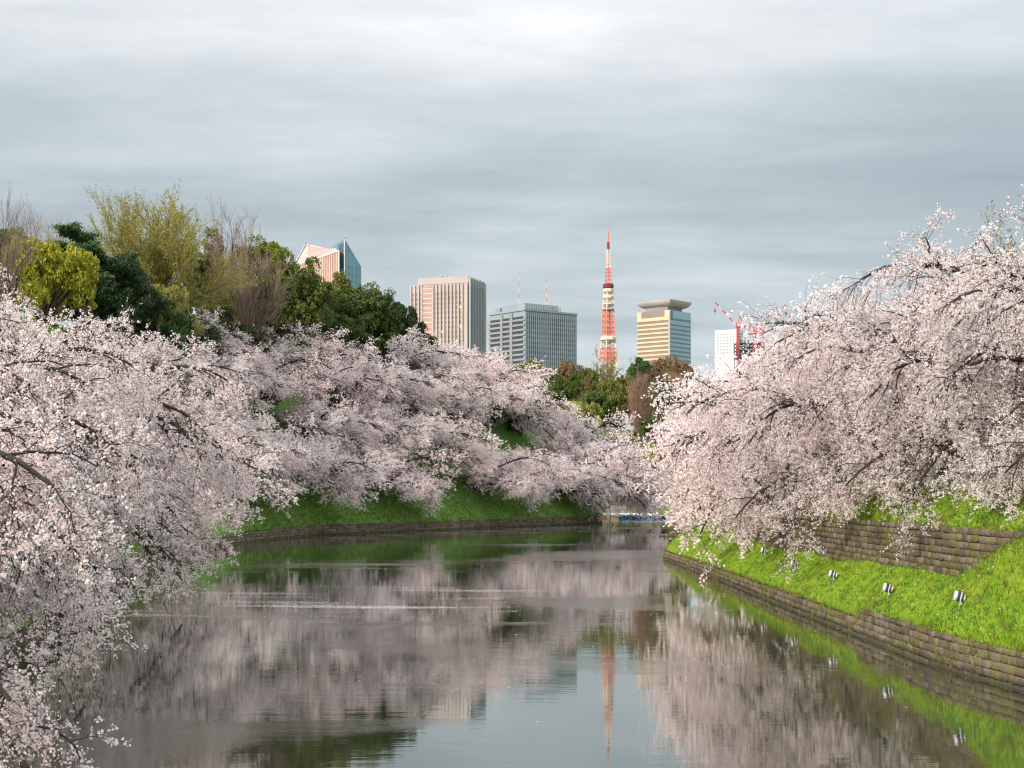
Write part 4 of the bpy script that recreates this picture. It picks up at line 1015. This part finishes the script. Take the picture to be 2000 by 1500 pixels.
# red and white lattice tower
Y0 = 1950; u = Y0 / F
b = empty('lattice_tower', (corner(1188, Y0), Y0, 2.0), R(28)); tag(b, 'tall orange and white lattice broadcasting tower', 'tower')
def hw(z): 
    return np.interp(z, [0, 20, 50, 90, 130, 150, 200, 240, 262, 264, 285, 300, 337], [44, 36, 27, 19.5, 13.0, 11.2, 8.2, 6.4, 4.8, 2.6, 1.8, 1.4, .5]) * .76
def zz(py): return zof(py, Y0)
bounds = [zz(p) for p in (1010, 880, 800, 745, 708, 680, 656, 640, 606, 590, 566)]
mats_ = [M['orange'], M['tower_white'], M['orange'], M['tower_white'], M['orange'], M['tower_white'], M['orange'], M['orange'], M['tower_white'], M['tower_white']]
for si in range(len(bounds) - 1):
    za, zb_ = max(0, bounds[si]), bounds[si + 1]; n = max(2, int(round((zb_ - za) / 7.0))); mb = MB()
    for k in range(n):
        a, c = za + (zb_ - za) * k / n, za + (zb_ - za) * (k + 1) / n; ha, hc = hw(a), hw(c)
        ca = [Vector((sx * ha, sy * ha, a)) for sx, sy in ((-1, -1), (1, -1), (1, 1), (-1, 1))]; cc = [Vector((sx * hc, sy * hc, c)) for sx, sy in ((-1, -1), (1, -1), (1, 1), (-1, 1))]
        for i in range(4):
            j = (i + 1) % 4
            mb.bar(ca[i], cc[i], .75); mb.bar(ca[i], cc[j], .3); mb.bar(ca[j], cc[i], .3); mb.bar(cc[i], cc[j], .42)
    mb.build('lattice_section', mats_[si], b)
mb = MB()
for k in range(46):
    z = 4 + k * 5.2; mb.bar((-2.4, -2.4, z), (2.4, -2.4, z + 5.2), .25); mb.bar((2.4, 2.4, z), (-2.4, 2.4, z + 5.2), .25)
for sx in (-1, 1):
    for sy in (-1, 1): mb.bar((sx*2.4, sy*2.4, 0), (sx*2.4, sy*2.4, 240), .38)
mb.build('lift_shaft', M['orange'], b)
def deck(name, z0, z1, r, mat, n=8):
    mb = MB(); mb.lathe([(r * .8, z0), (r, z0 + (z1 - z0) * .2), (r, z1 - (z1 - z0) * .2), (r * .85, z1)], n); return mb.build(name, mat, b)
deck('main_deck', zz(666), zz(658), 10.5, M['tower_white'])
deck('equipment_deck', zz(606), zz(602), 8, M['fin_grey'])
deck('equipment_deck', zz(596), zz(592), 7.6, M['tower_white'])
deck('upper_deck', zz(584), zz(577), 7.2, M['tower_white'])
deck('upper_deck', zz(572), zz(564), 7.2, M['tower_white'])
deck('deck_crown', zz(564), zz(554), 7.0, M['maroon'])
for (pa, pb, r0, r1, mk, latt) in ((554, 524, 3.2, 2.1, 'orange', 1), (524, 487, 2.0, 1.4, 'tower_white', 1), (487, 473, 1.9, 1.6, 'maroon', 0), (473, 449, 1.0, .55, 'orange', 0)):
    mb = MB(); za, zb_ = zz(pa), zz(pb)
    if latt:
        n = int((zb_ - za) / 4.5)
        for k in range(n):
            a, c = za + (zb_ - za) * k / n, za + (zb_ - za) * (k + 1) / n; ha, hc = r0 + (r1 - r0) * k / n, r0 + (r1 - r0) * (k + 1) / n
            P4 = [(-1, -1), (1, -1), (1, 1), (-1, 1)]
            for i in range(4):
                j = (i + 1) % 4
                mb.bar((P4[i][0]*ha, P4[i][1]*ha, a), (P4[i][0]*hc, P4[i][1]*hc, c), .5); mb.bar((P4[i][0]*ha, P4[i][1]*ha, a), (P4[j][0]*hc, P4[j][1]*hc, c), .3); mb.bar((P4[i][0]*hc, P4[i][1]*hc, c), (P4[j][0]*hc, P4[j][1]*hc, c), .3)
    else: mb.bar((0, 0, za), (0, 0, zb_), r0, 8, r1)
    mb.build('antenna', M[mk], b)

# ------------------------------------------------------------------ floodlights on the bank
M['lamp_grey'] = paint('lamp_housing', (0.45, 0.45, 0.47), 0.45, var=.08, scale=3)
M['lamp_white'] = paint('lamp_rim', (0.70, 0.70, 0.72), 0.4, var=.05, scale=3)
M['lamp_dark'] = paint('lamp_band', (0.03, 0.035, 0.06), 0.4, scale=3)
M['lamp_glass'] = paint('lamp_glass', (0.30, 0.33, 0.36), 0.1, scale=3)
def floodlight_parts():
    out = []
    def lathe(name, prof, mat):
        mb = MB(); mb.lathe(prof, 18, 'x'); me = mb.mesh(name); me.materials.append(mat); out.append((name, me))
    lathe('front_rim', [(.13, -.21), (.165, -.205), (.17, -.13), (.155, -.125)], M['lamp_white'])
    lathe('lens', [(.05, -.222), (.14, -.215), (.14, -.20)], M['lamp_glass'])
    lathe('housing', [(.15, -.125), (.168, -.11), (.168, .05), (.15, .06)], M['lamp_grey'])
    lathe('band', [(.165, -.10), (.178, -.095), (.178, -.01), (.165, -.005)], M['lamp_dark'])
    lathe('band', [(.14, .06), (.155, .065), (.15, .10), (.11, .105)], M['lamp_dark'])
    lathe('rear_cap', [(.10, .10), (.125, .11), (.11, .17), (.05, .19)], M['lamp_white'])
    mb = MB()
    for sy in (-.19, .19): mb.bar((0, sy, 0), (.06, sy * .6, -.26), .014, 6)
    mb.bar((.06, -.115, -.26), (.06, .115, -.26), .014, 6); mb.bar((.14, 0, -.02), (.10, 0, -.26), .012, 6); me = mb.mesh('bracket'); me.materials.append(M['lamp_white']); out.append(('bracket', me))
    mb = MB(); mb.bar((.06, 0, -.25), (.07, 0, -.75), .016, 6); me = mb.mesh('stake'); me.materials.append(M['lamp_grey']); out.append(('stake', me))
    mb = MB(); mb.box(.16, .36, -.09, .09, -.62, -.46); me = mb.mesh('ballast_box'); me.materials.append(M['lamp_dark']); out.append(('ballast_box', me))
    mb = MB(); pts = [(.17, 0, .02), (.24, .02, -.16), (.22, .03, -.34), (.26, .02, -.5), (.5, .1, -.50), (.9, .5, -.3)]
    for a_, c_ in zip(pts, pts[1:]): mb.bar(a_, c_, .009, 5)
    me = mb.mesh('cable'); me.materials.append(M['lamp_dark']); out.append(('cable', me))
    return out
FLP = floodlight_parts()
for n, (px, py, Y) in enumerate(((1336, 1030, 134), (1443, 1069, 112), (1493, 1090, 94.5), (1552, 1107, 83), (1628, 1128, 73), (1735, 1155, 62), (1875, 1187, 52.5))):
    lab = '%s round grey floodlight on a stake, counted from the tip of the bright bank' % ORD[n]
    p = at(px, py, Y); g = ground(p.x, p.y)
    root = empty('floodlight', (p.x, p.y, max(p.z, g + .38)), R(12)); root.rotation_euler = (0, R(14), R(-14 + rr.uniform(-8, 8)))
    tag(root, lab, 'floodlight', 'floodlights along the bank')
    for nm, me in FLP: obj(nm, me, None, root)

# ------------------------------------------------------------------ rowing boats
def hull_mesh(L=4.0, B=1.35, H=.55, sx=1.0):
    n = 13; V = []; Fq = []
    for i in range(n):
        t = i / (n - 1); x = (t - .5) * L; w = B / 2 * (1 - abs(2 * t - .95) ** 2.6) ** .7 if 0 < i < n - 1 else B * (.30 if i == 0 else .03)
        w = max(w, .03); sheer = H * (1 + .35 * (2 * t - 1) ** 2)
        for yy, zz_ in ((-w, sheer), (-w * .86, .05), (-w * .4, -.12), (w * .4, -.12), (w * .86, .05), (w, sheer), (w * .9, sheer - .02), (w * .7, .08), (-w * .7, .08), (-w * .9, sheer - .02)): V.append((x, yy, zz_))
    k = 10
    for i in range(n - 1):
        for j in range(k): a = i * k + j; c = i * k + (j + 1) % k; Fq.append((a, c, c + k, a + k))
    Fq += [tuple(range(k))[::-1], tuple(range((n - 1) * k, n * k))]
    mb = MB(); mb.add(V, Fq); return mb.mesh('hull')
HULL = hull_mesh()
def boat(x, y, rz, col, rim, label, cover=False):
    root = empty('rowing_boat', (x, y, 0), rz); tag(root, label, 'boat', 'boats moored in a row')
    o = obj('hull', HULL.copy(), None, root); o.data.materials.clear(); o.data.materials.append(col)
    mb = MB()
    for i in range(14):
        t0, t1 = i / 14, (i + 1) / 14
        f = lambda t: (max(.03, 1.35 / 2 * max(0, 1 - abs(2 * t - .95) ** 2.6) ** .7), .55 * (1 + .35 * (2 * t - 1) ** 2))
        for sy in (-1, 1): a, c = f(max(.03, t0)), f(min(.97, t1)); mb.bar(((t0 - .5) * 4, sy * a[0], a[1] + .02), ((t1 - .5) * 4, sy * c[0], c[1] + .02), .06)
    mb.build('gunwale', rim, root)
    for sx in (-.9, .1, 1.0): mb = MB(); mb.box(sx - .14, sx + .14, -.52, .52, .36, .41); mb.build('seat', M['boat_wood'], root)
    if cover:
        mb = MB(); mb.add([(-1.9, -.5, .66), (1.5, -.6, .62), (1.5, .6, .62), (-1.9, .5, .66), (-1.8, 0, .95), (1.6, 0, .85)], [(0, 1, 5, 4), (3, 4, 5, 2), (0, 4, 3), (1, 2, 5)]); mb.build('cover', M['boat_white'], root)
M['boat_blue'] = paint('boat_blue', (0.03, 0.13, 0.33), .4, scale=1.5); M['boat_light'] = paint('boat_light_blue', (0.12, 0.36, 0.58), .4, scale=1.5); M['boat_navy'] = paint('boat_navy', (0.02, 0.05, 0.17), .4, scale=1.5)
M['boat_yellow'] = paint('boat_yellow', (0.72, 0.43, 0.02), .4, scale=1.5); M['boat_red'] = paint('boat_red', (0.55, 0.02, 0.03), .4, scale=1.5)
M['boat_white'] = paint('boat_white', (0.75, 0.76, 0.76), .4, scale=1.5); M['boat_wood'] = paint('boat_wood', (0.35, 0.27, 0.18), .7, scale=4); M['boat_green'] = paint('boat_dark_green', (0.03, 0.06, 0.05), .5, scale=1.5)
for px, Y, rz, c, rim, lab, cv in (
    (1182, 352, 70, 'boat_red', 'boat_white', 'red boat beside the yellow one', False), (1202, 350, 12, 'boat_yellow', 'boat_white', 'yellow rowing boat moored beside the red one', False),
    (1226, 348, 170, 'boat_blue', 'boat_light', 'blue rowing boat beside the yellow one', False), (1243, 346, 40, 'boat_green', 'boat_white', 'dark green boat between the blue ones', False),
    (1262, 342, 8, 'boat_blue', 'boat_white', 'blue boat with white rim beside the navy one', False), (1284, 343, 165, 'boat_navy', 'boat_white', 'navy boat under the overhanging blossom', False),
    (1194, 362, 10, 'boat_light', 'boat_white', 'light blue boat with a pale cover behind the red one', True), (1220, 362, 175, 'boat_blue', 'boat_white', 'blue boat with a pale cover behind the yellow one', True),
    (1246, 360, 5, 'boat_light', 'boat_white', 'light blue boat in the back row behind the green one', True), (1272, 360, 172, 'boat_blue', 'boat_white', 'blue covered boat in the back row behind the navy one', True), (1338, 350, 30, 'boat_light', 'boat_white', 'pale blue boat seen through the blossom beyond the bank', True)):
    boat(corner(px, Y), Y, R(rz), M[c], M[rim], lab, cv)
mb = MB(); mb.bar((0, 0, -1), (0, 0, 1.9), .09, 6); mb.bar((0, 0, 1.9), (0, 0, 2.0), .12, 6)
tag(mb.build('mooring_post', M['bark_brown'], loc=(corner(1190, 268) + .2, 268, 0)), 'thin dark post standing in the water off the stone corner', 'post')

# ------------------------------------------------------------------ grass, weeds and floating petals
M['blade'] = leaf_mat('grass_blade', [(0, (0.075, 0.15, 0.02)), (0.5, (0.155, 0.275, 0.028)), (0.88, (0.27, 0.365, 0.045)), (1, (0.43, 0.38, 0.13))], transl=.35, patch=[(.36, (.42, .58, .8)), (.46, (.8, .9, 1)), (.54, (1.15, 1.03, 1)), (.64, (1.9, 1.15, 2.0))])
def scatter(V, Fc, sel, n, rg):
    T = np.concatenate([Fc[:, [0, 1, 2]], Fc[:, [0, 2, 3]]]); c = V[T].mean(1); T = T[sel(c)]
    a, b_, c_ = V[T[:, 0]], V[T[:, 1]], V[T[:, 2]]; cr = np.cross(b_ - a, c_ - a); ar = np.linalg.norm(cr, axis=1); ar = ar * (60 / np.clip(V[T].mean(1)[:, 1], 40, 400)) ** 1.5
    i = rg.choice(len(T), n, p=ar / ar.sum()); r1, r2 = rg.random((2, n)); f = r1 + r2 > 1; r1[f], r2[f] = 1 - r1[f], 1 - r2[f]
    return a[i] + (b_[i] - a[i]) * r1[:, None] + (c_[i] - a[i]) * r2[:, None]
def blades(P, h, w, rg, lean=.45):
    n = len(P); d = rg.normal(0, lean, (n, 3)); d[:, 2] = 1; d = norm(d); s_ = norm(np.cross(d, rg.normal(size=(n, 3)))) * (w * rg.uniform(.6, 1.3, n))[:, None]
    hh = (h * rg.uniform(.5, 1.3, n))[:, None]
    V = np.stack([P - s_ - [0, 0, .02], P + s_ - [0, 0, .02], P + d * hh], 1).reshape(-1, 3)
    return V, np.arange(n * 3).reshape(n, 3)
rgG = np.random.default_rng(77)
def clumpy(P, m, rg, spread): return np.repeat(P, m, 0) + rg.normal(0, 1, (len(P) * m, 3)) * [spread, spread, 0]
P = scatter(Vr, Fr, lambda c: (c[:, 1] > 42) & (c[:, 1] < 150) & (c[:, 0] < 24) & (c[:, 2] > .5), 42000, rgG)
V, T3 = blades(clumpy(P, 4, rgG, .05), .105, .015, rgG)
o = obj('grass', mesh_np('grass_blades', V, T3), M['blade']); tag(o, 'bright spring grass blades covering the sunlit bank', 'grass', None, 'stuff')
P = scatter(Vl, Fl, lambda c: (c[:, 1] > 28) & (c[:, 1] < 300) & (c[:, 2] > .5) & (c[:, 2] < 12), 16000, rgG)
M['blade2'] = leaf_mat('slope_grass_blade', [(0, (0.085, 0.17, 0.035)), (0.5, (0.16, 0.30, 0.055)), (1, (0.29, 0.41, 0.10))], transl=.35, patch=[(.30, (.6, .7, .8)), (.5, (1, 1, 1)), (.68, (1.7, 1.1, 1.3))])
V, T3 = blades(clumpy(P, 3, rgG, .12), .26, .045, rgG)
P = scatter(Vl, Fl, lambda c: (c[:, 1] > 175) & (c[:, 1] < 300) & (c[:, 2] > .5) & (c[:, 2] < 14), 17000, rgG)
V2, T2 = blades(clumpy(P, 3, rgG, .22), .42, .085, rgG, lean=.7); T3 = np.concatenate([T3, T2 + len(V)]); V = np.concatenate([V, V2])
o = obj('grass', mesh_np('slope_grass', V, T3), M['blade2']); tag(o, 'rich green grass on the steep castle slope', 'grass', None, 'stuff')
# weeds rooted in the joints of the two walls
M['weed'] = leaf_mat('wall_weed', [(0, (0.07, 0.10, 0.012)), (0.5, (0.18, 0.20, 0.03)), (1, (0.32, 0.30, 0.06))], transl=.3)
Pw = []
for i in range(2600):
    y = rgG.uniform(46, 130); x = float(np.interp(y, RP[:200, 1], RP[:200, 0])); z = rgG.uniform(.05, float(right_wall_top(y)) + .1) ** 1.0
    if math.sin(y * .9) + math.sin(y * .37 + z * 3) > .2 or z > right_wall_top(y) - .08: Pw.append((x - .10 + .10 * z, y, z))
for i in range(2600):
    y = rgG.uniform(50, 110); z = rgG.uniform(2.8, 4.75)
    if math.sin(y * .7 + z) + math.sin(y * .31 - z * 2) > .35 or z > 4.6 or z < 3.05: Pw.append((UPX - .06 + .06 * (z - 2.5) + .25 * math.sin(y * .05), y, z))
V, T3 = blades(clumpy(np.array(Pw), 5, rgG, .05), .16, .016, rgG, lean=.9)
P = scatter(Vr, Fr, lambda c: (c[:, 1] > 42) & (c[:, 1] < 150) & (c[:, 0] < 24) & (c[:, 2] > .5), 1500, rgG)
V2, T2 = blades(clumpy(P, 16, rgG, .10), .24, .014, rgG, lean=.8); T2 = T2 + len(V); V = np.concatenate([V, V2]); T3 = np.concatenate([T3, T2])
o = obj('weeds', mesh_np('wall_weeds', V, T3), M['weed']); tag(o, 'olive weeds sprouting from the wall joints and among the grass', 'weeds', None, 'stuff')
# fallen petals drifting in loose rafts
bands = [(-24, 78, 0, 80, 3.0, 34000), (-20, 90, 2, 94, 3.0, 16000), (-28, 128, -6, 122, 5, 9000), (-28, 190, 14, 266, 6.0, 26000), (-14, 215, 14, 275, 5, 12000), (-12, 50, 6, 62, 8, 900), (6, 60, 12, 120, 3, 700)]
Pp = []
for x0, y0, x1, y1, w, n in bands:
    t = rgG.random(n); q = rgG.normal(0, w, n); dx, dy = x1 - x0, y1 - y0; ln = math.hypot(dx, dy)
    X_ = x0 + dx * t - dy / ln * q; Y_ = y0 + dy * t + dx / ln * q
    nz = np.sin(Y_ * 1.9 + 1.2 * np.sin(X_ * .21 + y0)) + np.sin(Y_ * .83 + X_ * .13 + 2 * np.sin(X_ * .09)) + .7 * np.sin(X_ * .45 + Y_ * .31)
    keep = rgG.random(n) < np.clip((nz - .35) * .8, 0.02, 1)
    Pp.append(np.stack([X_, Y_, np.full(n, .006)], 1)[keep])
Pp = np.concatenate(Pp); n = len(Pp)
Pg = scatter(Vr, Fr, lambda c: (c[:, 1] > 42) & (c[:, 1] < 150) & (c[:, 0] < 24) & (c[:, 2] > .5), 3000, rgG) + [0, 0, .10]
Vg, Fg = quads(Pg, rgG.uniform(.025, .05, len(Pg)), rgG)
o = obj('petals', mesh_np('petals_on_grass', Vg, Fg), M['blossom']); tag(o, 'fallen cherry petals lying scattered on the bright grass', 'petals', None, 'stuff')
V, Fq = quads(Pp, rgG.uniform(.04, .09, n), rgG, nrm=np.tile([0, 0, 1.0], (n, 1)), jit=.02, bend=.0)
o = obj('petals', mesh_np('floating_petals', V, Fq), M['blossom']); tag(o, 'fallen cherry petals drifting in pale streaks on the water', 'petals', None, 'stuff')
